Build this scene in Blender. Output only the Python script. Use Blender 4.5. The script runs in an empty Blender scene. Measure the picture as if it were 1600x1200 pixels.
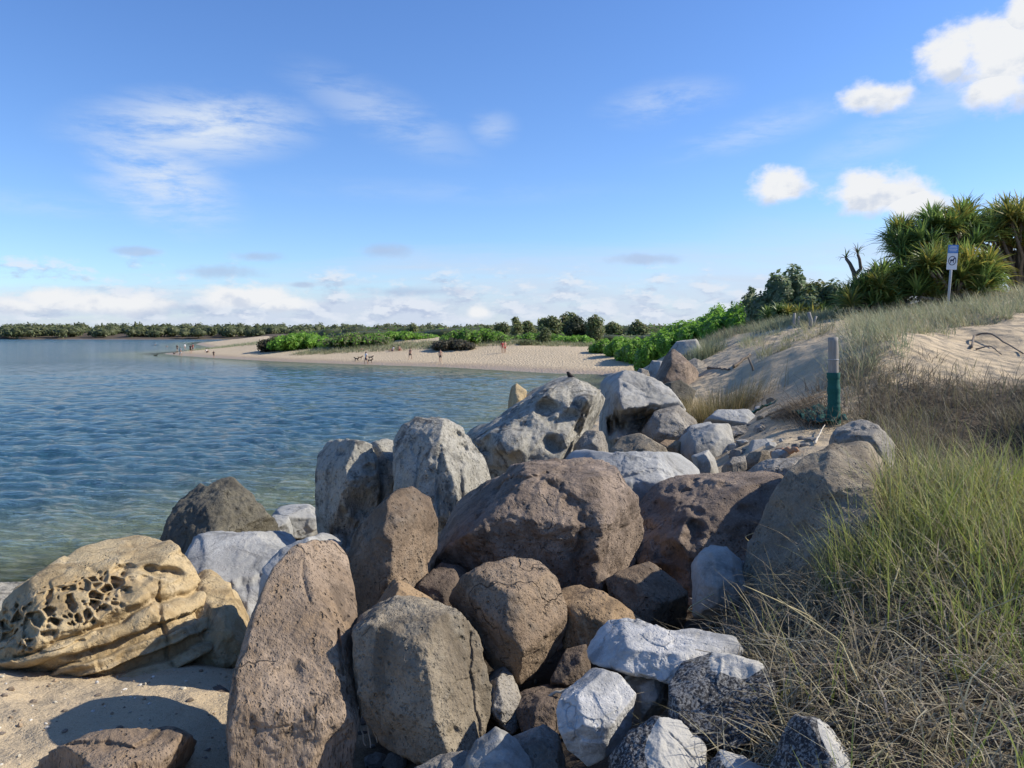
import bpy, bmesh, math, random
import numpy as np
from mathutils import Vector, Matrix

random.seed(7)
RNG = np.random.default_rng(7)
scene = bpy.context.scene
COL = scene.collection

# ------------------------------------------------------------------ camera
CAM_Z = 4.2
PITCH = math.radians(3.67)
FPX = 1200.0
cam_d = bpy.data.cameras.new('camera')
cam_d.sensor_width = 36.0
cam_d.lens = 36.0 * FPX / 1600.0
cam_d.clip_start = 0.05
cam_d.clip_end = 9000
cam = bpy.data.objects.new('camera', cam_d)
COL.objects.link(cam)
cam.location = (0, 0, CAM_Z)
cam.rotation_euler = (math.pi / 2 - PITCH, 0, 0)
scene.camera = cam

def ray(px, py):
    """direction of a photo pixel (1600x1200), scaled so that y = 1"""
    x = (px - 800.0) / FPX
    v = -(py - 600.0) / FPX
    cy, sy = math.cos(PITCH), math.sin(PITCH)
    d = Vector((x, cy + v * sy, -sy + v * cy))
    return d / d.y

def at(px, py, Y):
    r = ray(px, py)
    return Vector((0, 0, CAM_Z)) + r * Y

# ------------------------------------------------------------------ light
SUN_AZ = math.radians(83)      # from +Y towards +X
SUN_EL = math.radians(35)
sun_dir = Vector((math.sin(SUN_AZ) * math.cos(SUN_EL), math.cos(SUN_AZ) * math.cos(SUN_EL), math.sin(SUN_EL)))
sd = bpy.data.lights.new('sun', 'SUN')
sd.energy = 5.0
sd.angle = math.radians(0.53)
sd.color = (1.0, 0.93, 0.82)
so = bpy.data.objects.new('sun', sd)
COL.objects.link(so)
so.rotation_euler = sun_dir.to_track_quat('Z', 'Y').to_euler()
so.location = (20, 0, 30)

world = bpy.data.worlds.new('World')
scene.world = world
world.use_nodes = True
scene.view_settings.view_transform = 'Standard'
scene.view_settings.look = 'None'
scene.view_settings.exposure = 0.4
scene.view_settings.gamma = 1.0
scene.view_settings.use_curve_mapping = False

class NT:
    """small helper for writing node trees"""
    def __init__(self, tree):
        self.t = tree
        self.t.nodes.clear()
    def n(self, kind, **kw):
        nd = self.t.nodes.new(kind)
        for k, v in kw.items():
            setattr(nd, k, v)
        return nd
    def put(self, sock, v):
        if isinstance(v, bpy.types.NodeSocket):
            self.t.links.new(v, sock)
        elif v is not None:
            sock.default_value = v
    def m(self, op, a, b=None, c=None, clamp=False):
        nd = self.n('ShaderNodeMath', operation=op, use_clamp=clamp)
        for i, v in enumerate((a, b, c)):
            if v is not None:
                self.put(nd.inputs[i], v)
        return nd.outputs[0]
    def vm(self, op, a, b=None, scale=None):
        nd = self.n('ShaderNodeVectorMath', operation=op)
        self.put(nd.inputs[0], a)
        if b is not None:
            self.put(nd.inputs[1], b)
        if scale is not None:
            self.put(nd.inputs['Scale'], scale)
        return nd.outputs['Value'] if op in ('LENGTH', 'DOT_PRODUCT', 'DISTANCE') else nd.outputs[0]
    def sstep(self, x, lo, hi, a=0.0, b=1.0):
        nd = self.n('ShaderNodeMapRange', interpolation_type='SMOOTHSTEP')
        self.put(nd.inputs['Value'], x)
        for k, v in (('From Min', lo), ('From Max', hi), ('To Min', a), ('To Max', b)):
            self.put(nd.inputs[k], v)
        return nd.outputs[0]
    def mix(self, f, a, b, blend='MIX'):
        nd = self.n('ShaderNodeMix', data_type='RGBA', blend_type=blend)
        self.put(nd.inputs[0], f)
        self.put(nd.inputs[6], a if isinstance(a, bpy.types.NodeSocket) else (*a, 1) if len(a) == 3 else a)
        self.put(nd.inputs[7], b if isinstance(b, bpy.types.NodeSocket) else (*b, 1) if len(b) == 3 else b)
        return nd.outputs[2]
    def noise(self, vec, scale, detail=4, rough=0.55, dist=0.0):
        nd = self.n('ShaderNodeTexNoise')
        if vec is not None:
            self.put(nd.inputs['Vector'], vec)
        self.put(nd.inputs['Scale'], scale)
        nd.inputs['Detail'].default_value = detail
        nd.inputs['Roughness'].default_value = rough
        nd.inputs['Distortion'].default_value = dist
        return nd.outputs['Fac']
    def voro(self, vec, scale, feature='F1', rnd=1.0):
        nd = self.n('ShaderNodeTexVoronoi', feature=feature)
        if vec is not None:
            self.put(nd.inputs['Vector'], vec)
        self.put(nd.inputs['Scale'], scale)
        nd.inputs['Randomness'].default_value = rnd
        return nd.outputs['Distance']
    def scalev(self, vec, s):
        nd = self.n('ShaderNodeMapping')
        self.put(nd.inputs['Vector'], vec)
        nd.inputs['Scale'].default_value = s
        return nd.outputs[0]

# ---- sky with clouds (all by direction in the world, all round)
w = NT(world.node_tree)
tc = w.n('ShaderNodeTexCoord')
D = w.vm('NORMALIZE', tc.outputs['Generated'])
sep = w.n('ShaderNodeSeparateXYZ'); w.put(sep.inputs[0], D)
dx, dy, dz = sep.outputs
AZ = w.m('ARCTAN2', dx, dy)
EL = w.m('ARCSINE', dz)
sky = w.n('ShaderNodeTexSky', sky_type='NISHITA')
sky.sun_disc = False
sky.sun_elevation = SUN_EL
sky.sun_rotation = SUN_AZ
sky.altitude = 10
sky.air_density = 1.0
sky.dust_density = 0.3
sky.ozone_density = 1.0
hs = w.n('ShaderNodeHueSaturation')
hs.inputs['Saturation'].default_value = 1.12
hs.inputs['Value'].default_value = 1.2
w.put(hs.inputs['Color'], sky.outputs[0])
skycol = w.mix(1.0, hs.outputs[0], (0.74, 0.92, 1.27), 'MULTIPLY')
zc = w.m('ADD', w.m('MAXIMUM', dz, 0.0), 0.10)
cx = w.m('DIVIDE', dx, zc); cyy = w.m('DIVIDE', dy, zc)
cmb = w.n('ShaderNodeCombineXYZ'); w.put(cmb.inputs[0], cx); w.put(cmb.inputs[1], cyy)
CP = cmb.outputs[0]
ae = w.n('ShaderNodeCombineXYZ'); w.put(ae.inputs[0], AZ); w.put(ae.inputs[1], EL)
AE = ae.outputs[0]
n_puff = w.noise(w.scalev(AE, (1, 1.4, 1)), 26, 8, 0.62)
n_big = w.noise(w.scalev(AE, (1, 1.6, 1)), 9, 5, 0.55)
WHITE = 6.5
col = skycol
# high veil, thicker towards the horizon
veil_top = w.m('ADD', 0.115, w.m('MULTIPLY', w.m('SINE', w.m('ADD', AZ, 0.1)), 0.095))
veil_n = w.noise(w.scalev(CP, (0.35, 1.0, 1)), 1.1, 5, 0.6, 0.4)
veil_e = w.m('ADD', EL, w.m('MULTIPLY', w.m('SUBTRACT', veil_n, 0.5), 0.12))
veil = w.sstep(veil_e, veil_top, w.m('MULTIPLY', veil_top, 0.25), 0.0, 0.92)
veil = w.m('MULTIPLY', veil, w.sstep(w.noise(w.scalev(AE, (1.0, 3.0, 1)), 7, 6, 0.62), 0.25, 0.62, 0.55, 1.0))
col = w.mix(veil, col, (5.0, 5.6, 6.8))
def ell(px, py, rx, ry, rot=0.0):
    d = ray(px, py).normalized()
    mp = w.n('ShaderNodeMapping', vector_type='TEXTURE')
    w.put(mp.inputs['Vector'], AE)
    mp.inputs['Location'].default_value = (math.atan2(d.x, d.y), math.asin(d.z), 0)
    mp.inputs['Rotation'].default_value = (0, 0, rot)
    mp.inputs['Scale'].default_value = (rx / FPX, ry / FPX, 1)
    return w.vm('LENGTH', mp.outputs[0]), mp.outputs[0]
# wispy cirrus
ci_n = w.noise(w.vm('ADD', w.scalev(AE, (2.2, 9.0, 1)), w.vm('MULTIPLY', AE, (0.0, 0.0, 0.0))), 3.2, 9, 0.68, 0.25)
ci = 0.0
for (px, py, rx, ry, rot, k) in [(310, 200, 165, 52, 0.12, 0.95), (255, 275, 110, 62, -0.5, 0.85), (220, 312, 90, 30, -0.5, 0.5),
                                 (600, 180, 150, 42, -0.35, 0.40), (770, 200, 40, 28, 0, 0.35), (1040, 160, 100, 32, 0.1, 0.42),
                                 (1180, 205, 140, 26, 0.22, 0.34), (1420, 190, 200, 34, 0.45, 0.3), (80, 320, 110, 18, 0, 0.25), (690, 300, 300, 20, 0, 0.12)]:
    q, _ = ell(px, py, rx, ry, rot)
    ci = w.m('MAXIMUM', ci, w.sstep(q, 1.3, 0.0, 0.0, k))
col = w.mix(w.m('MULTIPLY', ci, w.sstep(ci_n, 0.34, 0.62)), col, (6.0, 6.6, 7.4))
# low broken cloud over the horizon
low_n = w.noise(w.scalev(AE, (1.0, 2.4, 1)), 19, 7, 0.62)
low_cov = w.m('MULTIPLY', w.sstep(EL, 0.12, 0.02), w.sstep(EL, 0.0, 0.03))
low = w.sstep(w.m('ADD', low_n, w.m('MULTIPLY', low_cov, 0.17)), 0.56, 0.76)
low = w.m('MULTIPLY', low, w.sstep(low_cov, 0.0, 0.5))
low_n2 = w.noise(w.scalev(w.vm('ADD', AE, (0.006, 0.010, 0)), (1.0, 2.4, 1)), 19, 4, 0.6)
shade = w.sstep(w.m('SUBTRACT', low_n2, low_n), -0.06, 0.08)
lowcol = w.mix(shade, (6.2, 6.6, 7.3), (3.5, 4.2, 5.7))
col = w.mix(w.m('MULTIPLY', low, 0.85), col, lowcol)
# small grey shreds and white cumulus
wob = w.m('ADD', w.m('MULTIPLY', w.m('SUBTRACT', n_puff, 0.5), 1.7), w.m('MULTIPLY', w.m('SUBTRACT', n_big, 0.5), 1.7))
q0 = 9.0
for (px, py, rx, ry) in [(345, 424, 50, 11), (600, 392, 34, 11), (400, 400, 38, 8), (650, 456, 90, 9), (215, 393, 32, 6), (220, 480, 90, 12), (1010, 405, 50, 9), (470, 445, 14, 4)]:
    q, _ = ell(px, py, rx, ry)
    q0 = w.m('MINIMUM', q0, q)
col = w.mix(w.sstep(w.m('ADD', q0, wob), 1.35, 0.2, 0.0, 0.6), col, (3.4, 4.2, 5.8))
q0, v0 = 9.0, 0.0
for (px, py, rx, ry) in [(1560, 88, 72, 50), (1492, 90, 46, 36), (1555, 138, 46, 30), (1598, 20, 22, 30), (1362, 150, 48, 24), (1221, 291, 46, 27), (1365, 302, 62, 32), (1425, 322, 46, 20),
                         (80, 468, 52, 18), (35, 478, 40, 13), (165, 474, 95, 17), (375, 464, 84, 18), (450, 476, 50, 13), (745, 490, 20, 11)]:
    q, vec = ell(px, py, rx, ry)
    s_ = w.n('ShaderNodeSeparateXYZ'); w.put(s_.inputs[0], vec)
    less = w.m('LESS_THAN', q, q0)
    mx = w.n('ShaderNodeMix', data_type='FLOAT'); w.put(mx.inputs[0], less); w.put(mx.inputs[2], v0); w.put(mx.inputs[3], s_.outputs[1])
    v0 = mx.outputs[0]
    q0 = w.m('MINIMUM', q0, q)
mk = w.sstep(w.m('ADD', q0, wob), 1.25, 0.45)
n_puff2 = w.noise(w.scalev(w.vm('ADD', AE, (0.010, 0.013, 0)), (1, 1.4, 1)), 26, 5, 0.6)
sh = w.sstep(w.m('ADD', w.m('MULTIPLY', w.m('SUBTRACT', n_puff2, n_puff), 2.2), w.m('MULTIPLY', v0, -0.75)), 0.05, 0.85, 0.0, 0.8)
col = w.mix(mk, col, w.mix(sh, (WHITE * 1.08, WHITE * 1.1, WHITE * 1.13), (4.6, 5.2, 6.3)))
bg = w.n('ShaderNodeBackground'); w.put(bg.inputs[0], col); bg.inputs[1].default_value = 0.095
wo = w.n('ShaderNodeOutputWorld'); w.t.links.new(bg.outputs[0], wo.inputs[0])
world.cycles.sampling_method = 'MANUAL'
world.cycles.sample_map_resolution = 512

# ------------------------------------------------------------------ helpers
def sstep(x, a, b):
    t = np.clip((x - a) / (b - a), 0, 1)
    return t * t * (3 - 2 * t)

_perm = np.random.default_rng(3).permutation(256)
_perm = np.concatenate([_perm, _perm, _perm])
_grad = np.random.default_rng(4).normal(size=(256, 3)); _grad /= np.linalg.norm(_grad, axis=1)[:, None]
def _hash(ix, iy, iz):
    return _perm[_perm[_perm[ix & 255] + (iy & 255)] + (iz & 255)]
def perlin(P):
    i = np.floor(P).astype(np.int64); f = P - i
    u = f * f * f * (f * (f * 6 - 15) + 10)
    out = 0
    for a in (0, 1):
        wx = u[:, 0] if a else 1 - u[:, 0]
        for b in (0, 1):
            wy = u[:, 1] if b else 1 - u[:, 1]
            for c in (0, 1):
                wz = u[:, 2] if c else 1 - u[:, 2]
                g = _grad[_hash(i[:, 0] + a, i[:, 1] + b, i[:, 2] + c)]
                d = f - np.array([a, b, c])
                out = out + wx * wy * wz * (g * d).sum(1)
    return out * 1.5
def fbm(P, octaves=4, gain=0.5, ridged=False):
    s = 0; a = 1.0; t = 0
    for k in range(octaves):
        v = perlin(P * (2.03 ** k) + 17.3 * k)
        if ridged:
            v = 1 - 2 * np.abs(v)
        s = s + a * v; t += a; a *= gain
    return s / t
def worley(P, seed=0):
    i = np.floor(P).astype(np.int64); f = P - i
    F1 = np.full(len(P), 9.0); F2 = np.full(len(P), 9.0); ID = np.zeros(len(P))
    for a in (-1, 0, 1):
        for b in (-1, 0, 1):
            for c in (-1, 0, 1):
                h = _hash(i[:, 0] + a + seed, i[:, 1] + b, i[:, 2] + c)
                o = np.stack([(h * 37 % 251) / 251.0, (h * 91 % 241) / 241.0, (h * 53 % 239) / 239.0], 1)
                d = np.linalg.norm(o + np.array([a, b, c]) - f, axis=1)
                lt = d < F1
                F2 = np.where(lt, F1, np.minimum(F2, d))
                ID = np.where(lt, h / 255.0, ID)
                F1 = np.where(lt, d, F1)
    return F1, F2, ID

def mesh_np(name, V, F, smooth=True, col=None, attrs=None):
    """V (n,3); F list of arrays of equal-size faces"""
    me = bpy.data.meshes.new(name)
    V = np.asarray(V, dtype=np.float32)
    if isinstance(F, np.ndarray):
        F = [F]
    nl = sum(f.size for f in F); npol = sum(len(f) for f in F)
    me.vertices.add(len(V)); me.vertices.foreach_set('co', V.ravel())
    me.loops.add(nl); me.polygons.add(npol)
    me.loops.foreach_set('vertex_index', np.concatenate([f.ravel() for f in F]).astype(np.int32))
    st = []; base = 0
    for f in F:
        st.append(base + np.arange(len(f)) * f.shape[1]); base += f.size
    me.polygons.foreach_set('loop_start', np.concatenate(st).astype(np.int32))
    me.polygons.foreach_set('use_smooth', np.full(npol, smooth))
    me.update(calc_edges=True)
    if col is not None:
        a = me.color_attributes.new('col', 'FLOAT_COLOR', 'POINT')
        c4 = np.ones((len(V), 4), np.float32); c4[:, :3] = col
        a.data.foreach_set('color', c4.ravel())
    for k, v in (attrs or {}).items():
        a = me.attributes.new(k, 'FLOAT', 'POINT')
        a.data.foreach_set('value', np.asarray(v, np.float32))
    return me

def link(name, me, mat=None, parent=None, loc=None):
    o = bpy.data.objects.new(name, me)
    COL.objects.link(o)
    if mat is not None and me is not None:
        me.materials.append(mat)
    if parent is not None:
        o.parent = parent
    if loc is not None:
        o.location = loc
    return o
def tag(o, label=None, cat=None, group=None, kind=None):
    if label: o['label'] = label
    if cat: o['category'] = cat
    if group: o['group'] = group
    if kind: o['kind'] = kind
    return o
def empty(name, loc, label, cat, group=None):
    o = bpy.data.objects.new(name, None); COL.objects.link(o); o.location = loc
    o.empty_display_size = 0.2
    return tag(o, label, cat, group)

def new_mat(name):
    m = bpy.data.materials.new(name); m.use_nodes = True
    return m, NT(m.node_tree)
def finish(t, base, rough=0.9, bump=None, bstr=0.5, bdist=0.02, spec=0.3, extra=None):
    p = t.n('ShaderNodeBsdfPrincipled')
    t.put(p.inputs['Base Color'], base if isinstance(base, bpy.types.NodeSocket) else (*base, 1))
    t.put(p.inputs['Roughness'], rough)
    p.inputs['Specular IOR Level'].default_value = spec
    if bump is not None:
        b = t.n('ShaderNodeBump'); b.inputs['Strength'].default_value = bstr; b.inputs['Distance'].default_value = bdist
        t.put(b.inputs['Height'], bump); t.t.links.new(b.outputs[0], p.inputs['Normal'])
    o = t.n('ShaderNodeOutputMaterial')
    t.t.links.new(p.outputs[0], o.inputs[0])
    return p
def plain(name, c, rough=0.7, var=0.25, scale=12, spec=0.3):
    m, t = new_mat(name)
    g = t.n('ShaderNodeTexCoord').outputs['Object']
    n = t.noise(g, scale, 5, 0.6)
    c2 = tuple(x * (1 - var) for x in c); c3 = tuple(min(1, x * (1 + var)) for x in c)
    finish(t, t.mix(n, c2, c3), rough, n, 0.3, 0.01, spec)
    return m

# ------------------------------------------------------------------ terrain
SHORE = np.array([(-60, -40), (-30, -10), (-14, 3), (-10.5, 9), (-8.2, 12.5), (-5.8, 15), (-3.4, 18), (-1.2, 24), (1.5, 32), (4, 42), (6.5, 55), (9, 68), (10.8, 77),
                  (9.5, 81.5), (5.3, 83), (0, 89), (-8, 99), (-19.6, 107), (-28.6, 114), (-39, 123), (-54, 139), (-68, 156), (-76, 168), (-80, 178),
                  (-80, 190), (-84, 215), (-95, 245), (-112, 280), (-140, 340), (-170, 420), (-190, 520), (-205, 640), (-260, 700), (-420, 715), (-700, 700), (-1200, 720), (-3000, 900), (-3000, -40)], float)
def shore_sd(X, Y):
    """signed distance to the shoreline, positive on land"""
    P = np.stack([X, Y], 1)
    best = np.full(len(P), 1e9); inside = np.zeros(len(P), bool)
    n = len(SHORE)
    for i in range(n):
        a = SHORE[i]; b = SHORE[(i + 1) % n]
        ab = b - a; t = np.clip(((P - a) @ ab) / (ab @ ab), 0, 1)
        d = np.hypot(P[:, 0] - a[0] - t * ab[0], P[:, 1] - a[1] - t * ab[1])
        best = np.minimum(best, d)
        c = ((a[1] > P[:, 1]) != (b[1] > P[:, 1]))
        xi = a[0] + (P[:, 1] - a[1]) / (ab[1] if ab[1] != 0 else 1e-9) * ab[0]
        inside ^= c & (P[:, 0] < xi)
    return np.where(inside, -best, best)

CP3 = []
def cpx(px, py, Y, dz=0.0):
    p = at(px, py, Y); CP3.append((p.x, p.y, p.z + dz))
for p in [(150, 1150, 4.4), (0, 1190, 4.0), (330, 1050, 5.2, -.1), (-60, 1060, 5.0),
          (1300, 1190, 2.6, -.22), (1580, 1190, 2.4, -.22), (1200, 1000, 3.4, -.3), (1380, 1000, 3.2, -.24), (1560, 1000, 3.0, -.24), (1600, 850, 4.0, -.25), (1450, 850, 4.0, -.28), (1500, 730, 4.8, -.3), (1390, 770, 4.7, -.34),
          (1650, 740, 5.0, -.3), (1560, 800, 7.0, -.3), (1450, 690, 7.5, -.2),
          (1400, 505, 13, -.25), (1340, 530, 13, -.25), (1590, 470, 17, -.2), (1480, 480, 19.5, -.2), (1530, 545, 14), (1590, 560, 12.5), (1450, 570, 12), (1400, 600, 11, -.2), (1330, 625, 10.5, -.1),
          (1590, 660, 9, -.3), (1450, 640, 9.5, -.3), (1700, 480, 17, -.2), (1800, 560, 12), (1800, 700, 8),
          (1300, 668, 10), (1230, 690, 8.5, -.15), (1200, 645, 11.5), (1250, 600, 13.5), (1200, 555, 18), (1130, 548, 24), (1260, 512, 22), (1290, 500, 25), (1120, 528, 32), (1050, 568, 24, -.35),
          (1330, 510, 19), (1380, 492, 24), (1480, 468, 26), (1590, 455, 28),
          (1080, 712, 9, -0.43), (1000, 700, 10.5, -0.50), (900, 735, 10, -0.50), (1130, 650, 13, -.25), (1000, 605, 25, -.4), (1070, 600, 18.5, -.3), (1150, 590, 18, -.1),
          (1090, 800, 7.4, -.5), (900, 880, 6.6, -.4), (700, 960, 5.6, -.4), (560, 960, 6, -.6),
          (900, 548, 108), (600, 549, 118), (420, 543, 137), (330, 531, 190), (440, 533, 160), (700, 551, 112), (800, 548, 110), (990, 560, 88), (1025, 562, 70),
          (720, 527, 122), (690, 538, 118), (780, 535, 120), (350, 531, 230), (560, 530, 150),
          (1150, 490, 48, -1.2), (1050, 526, 60, -1.0), (950, 543, 106, -.6), (1250, 470, 42, -1.5), (1600, 470, 60, -1), (1100, 510, 52, -1.1), (1190, 500, 36, -.6)]:
    cpx(*p)
for p in [(0, 0, 2.6), (-2, 0, 2.3), (2, 0, 2.65), (2, 2.0, 2.5), (-.6, 4, 1.7), (.2, 3.3, 2.0), (.75, 3.2, 2.2), (.5, 2.2, 2.3), (-2, 2.2, 2.05), (-4, 9, 1.0), (-1.2, 7, 1.5), (-2, 9, 1.3), (-.3, 9, 1.9), (1, 12, 2.2), (3, 20, 2.4),
          (-5, 4, 1.9), (-6, 7, 1.2), (0, 150, 3.0), (60, 160, 4), (60, 100, 5), (-40, 190, 3.0), (0, 300, 3.5), (200, 300, 5), (200, 100, 6), (-60, 400, 3), (300, 700, 6), (-150, 800, 5), (-600, 900, 8), (0, 1500, 8), (800, 1500, 10), (-1500, 1500, 10), (60, 20, 6), (30, 5, 4.5)]:
    CP3.append(p)
CP3 = np.array(CP3)
def warp(X, Y):
    Y = np.maximum(Y, -1.0); r = np.hypot(X, Y + 1.0); th = np.arctan2(X, Y + 2.0)
    return np.stack([th * 2.2, np.log(r + 2.5)], 1)
_cw = warp(CP3[:, 0], CP3[:, 1])
def _tps(r2):
    return np.where(r2 > 1e-12, 0.5 * r2 * np.log(np.maximum(r2, 1e-12)), 0)
_n = len(CP3)
_d2 = ((_cw[:, None] - _cw[None]) ** 2).sum(2)
_A = np.zeros((_n + 3, _n + 3)); _A[:_n, :_n] = _tps(_d2) + np.eye(_n) * 0.004
_A[:_n, _n] = 1; _A[:_n, _n + 1:] = _cw; _A[_n, :_n] = 1; _A[_n + 1:, :_n] = _cw.T
_sol = np.linalg.solve(_A, np.concatenate([CP3[:, 2], np.zeros(3)]))
def ground(X, Y, detail=True):
    X = np.asarray(X, float).ravel(); Y = np.asarray(Y, float).ravel()
    out = np.empty(len(X))
    for s in range(0, len(X), 40000):
        x = X[s:s + 40000]; y = Y[s:s + 40000]
        W = warp(x, y)
        z = _tps(((W[:, None] - _cw[None]) ** 2).sum(2)) @ _sol[:_n] + _sol[_n] + W @ _sol[_n + 1:]
        z = np.clip(z, 0.3, 14)
        r = np.hypot(x, y)
        sdv = shore_sd(x, y)
        fk = sstep(y, 64, 84)
        k = 0.42 + (0.085 - 0.42) * fk
        sp0 = np.maximum(sdv, 0)
        rise = sp0 * k * (1 + sp0 / (9 + 51 * fk))
        h = 0.35
        zl = -h * np.log(np.exp(-z / h) + np.exp(-(rise + 0.0) / h)) + h * np.log(1 + np.exp(-z / h))
        zs = np.maximum(sdv * (0.30 + (0.13 - 0.30) * sstep(r, 25, 65)), -2.5)
        zz = np.where(sdv > 0, zl, zs)
        if detail:
            P = np.stack([x, y, np.zeros_like(x)], 1)
            far = sstep(r, 30, 120)
            land = sstep(sdv, 1.0, 5.0)
            zz = zz + land * ((0.06 + 0.10 * sstep(y, 11, 15) * (1 - sstep(y, 32, 45))) * fbm(P * 0.9, 3) * (1 - far) + 0.032 * fbm(P * 3.4, 3) * (1 - sstep(r, 18, 60)) + 0.30 * far * fbm(P * 0.06, 3))
        out[s:s + 40000] = zz
    return out
def gz(x, y):
    return float(ground([x], [y])[0])
def hit(px, py, y0=2.0, y1=900.0):
    """where the sight line of a pixel meets the ground or the water"""
    r = ray(px, py)
    t = np.geomspace(y0, y1, 3000)
    z = np.maximum(ground(r.x * t, t), 0.0)
    i = np.argmax(CAM_Z + r.z * t < z)
    return Vector((r.x * t[i], t[i], z[i]))

th = np.concatenate([np.linspace(-math.pi, -0.75, 24)[:-1], np.linspace(-0.75, 0.75, 300), np.linspace(0.75, math.pi, 24)[1:]])
rr = np.concatenate([[0.05], np.geomspace(0.6, 60, 210), np.geomspace(61, 320, 100), np.geomspace(330, 6000, 26)])
TH, RR = np.meshgrid(th, rr)
gx = (RR * np.sin(TH)).ravel(); gy = (RR * np.cos(TH)).ravel()
gzv = ground(gx, gy)
nr, nt = TH.shape
ii = np.arange(nr * nt).reshape(nr, nt)
GF = np.stack([ii[:-1, :-1].ravel(), ii[:-1, 1:].ravel(), ii[1:, 1:].ravel(), ii[1:, :-1].ravel()], 1)[:, ::-1]
gsd = shore_sd(gx, gy)
# dark soil under scrub and between near boulders, where gap shade is painted in too
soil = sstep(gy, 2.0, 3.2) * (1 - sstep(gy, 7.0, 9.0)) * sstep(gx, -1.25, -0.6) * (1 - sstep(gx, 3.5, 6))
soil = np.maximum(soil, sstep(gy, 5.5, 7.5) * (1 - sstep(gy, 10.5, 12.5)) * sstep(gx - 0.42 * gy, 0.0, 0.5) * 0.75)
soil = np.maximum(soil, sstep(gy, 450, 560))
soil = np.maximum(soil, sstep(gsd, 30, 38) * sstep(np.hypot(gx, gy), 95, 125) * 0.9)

m_sand, t = new_mat('sand')
g = t.n('ShaderNodeNewGeometry').outputs['Position']
sp = t.n('ShaderNodeSeparateXYZ'); t.put(sp.inputs[0], g)
n1 = t.noise(g, 0.7, 6, 0.6); n2 = t.noise(g, 9.0, 6, 0.65); n3 = t.noise(g, 160.0, 3, 0.7); n4 = t.noise(g, 3.0, 4, 0.6)
c = t.mix(n1, (0.47, 0.37, 0.235), (0.62, 0.505, 0.345))
n6 = t.noise(g, 55.0, 3, 0.7)
c = t.mix(t.sstep(n3, 0.4, 0.7, 0.0, 0.6), c, (0.25, 0.18, 0.10))
c = t.mix(t.sstep(n6, 0.58, 0.70, 0.0, 0.6), c, (0.2, 0.15, 0.09))
c = t.mix(t.sstep(n6, 0.36, 0.26, 0.0, 0.5), c, (0.68, 0.6, 0.46))
a_soil_shade = t.n('ShaderNodeAttribute', attribute_name='soil').outputs['Fac']
soil_shade_f = t.sstep(t.m('ADD', a_soil_shade, t.m('MULTIPLY', t.m('SUBTRACT', n2, 0.5), 0.5)), 0.3, 0.75)
c = t.mix(soil_shade_f, c, t.mix(n2, (0.05, 0.038, 0.026), (0.13, 0.10, 0.07)))
wet = t.sstep(t.m('ADD', sp.outputs[2], t.m('MULTIPLY', t.m('SUBTRACT', n1, 0.5), 0.25)), 0.55, 0.12)
c = t.mix(t.m('MULTIPLY', wet, 0.75), c, (0.30, 0.215, 0.13))
vn = t.n('ShaderNodeTexVoronoi', feature='SMOOTH_F1'); t.put(vn.inputs['Vector'], t.vm('ADD', g, t.vm('SCALE', t.n('ShaderNodeTexNoise').outputs['Color'], scale=0.2))); vn.inputs['Scale'].default_value = 3.6; vn.inputs['Smoothness'].default_value = 0.6
hb = t.m('ADD', t.m('ADD', t.m('MULTIPLY', n2, 0.6), t.m('MULTIPLY', n4, 1.0)), t.m('ADD', t.m('ADD', t.m('MULTIPLY', n3, 0.10), t.m('MULTIPLY', n6, 0.16)), t.m('MULTIPLY', vn.outputs['Distance'], 1.6)))
finish(t, c, t.m('SUBTRACT', 0.95, t.m('MULTIPLY', wet, 0.5)), hb, 0.9, 0.09, 0.25)
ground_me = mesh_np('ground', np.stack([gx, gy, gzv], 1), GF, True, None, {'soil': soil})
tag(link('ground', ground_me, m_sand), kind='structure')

# ------------------------------------------------------------------ water
wth = np.concatenate([[-1.5, -1.2, -1.0, -.85, -.75], np.linspace(-.68, .28, 400), [.36, .5]])
wr = np.concatenate([np.geomspace(8, 130, 430), np.geomspace(131, 900, 66), [1500, 3000, 7000]])
WT, WR = np.meshgrid(wth, wr)
wx = (WR * np.sin(WT)).ravel(); wy = (WR * np.cos(WT)).ravel()
dr = np.gradient(wr); sp_r = np.repeat(dr, len(wth)); sp_t = (WR * np.gradient(wth)[None, :]).ravel()
wz = np.zeros(len(wx))
wr_rng = np.random.default_rng(11)
patch = 0.65 + 0.5 * fbm(np.stack([wx * 0.035, wy * 0.06, 0 * wx], 1), 3)
shx = wx + 0.5 * fbm(np.stack([wx * .3, wy * .3, 0 * wx], 1), 2); shy = wy + 0.5 * fbm(np.stack([wx * .3, wy * .3, 0 * wx + 7], 1), 2)
for k in range(46):
    lam = 0.34 * (7.0 ** wr_rng.random())
    ang = math.radians(wr_rng.normal(72, 24))
    kx, ky = math.cos(ang) * 2 * math.pi / lam, math.sin(ang) * 2 * math.pi / lam
    amp = 0.0098 * lam ** 0.75
    att = sstep(lam / np.maximum(sp_r * abs(math.sin(ang)) + sp_t * abs(math.cos(ang)), 1e-6), 1.8, 4.0)
    ph = kx * shx + ky * shy + wr_rng.random() * 6.28
    wz += amp * att * (np.sin(ph) + 0.22 * np.cos(2 * ph))
wsd = shore_sd(wx, wy)
wz *= patch * (0.25 + 0.75 * sstep(-wsd, 0.3, 6))
depth = np.clip(-ground(wx, wy, False), 0, 3)
jj = np.arange(len(wx)).reshape(WT.shape)
WF = np.stack([jj[:-1, :-1].ravel(), jj[:-1, 1:].ravel(), jj[1:, 1:].ravel(), jj[1:, :-1].ravel()], 1)[:, ::-1]
m_water, t = new_mat('water')
g = t.n('ShaderNodeNewGeometry').outputs['Position']
dep = t.n('ShaderNodeAttribute', attribute_name='depth').outputs['Fac']
nb = t.noise(t.scalev(g, (0.02, 0.05, 1)), 1.0, 4, 0.6)
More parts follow.
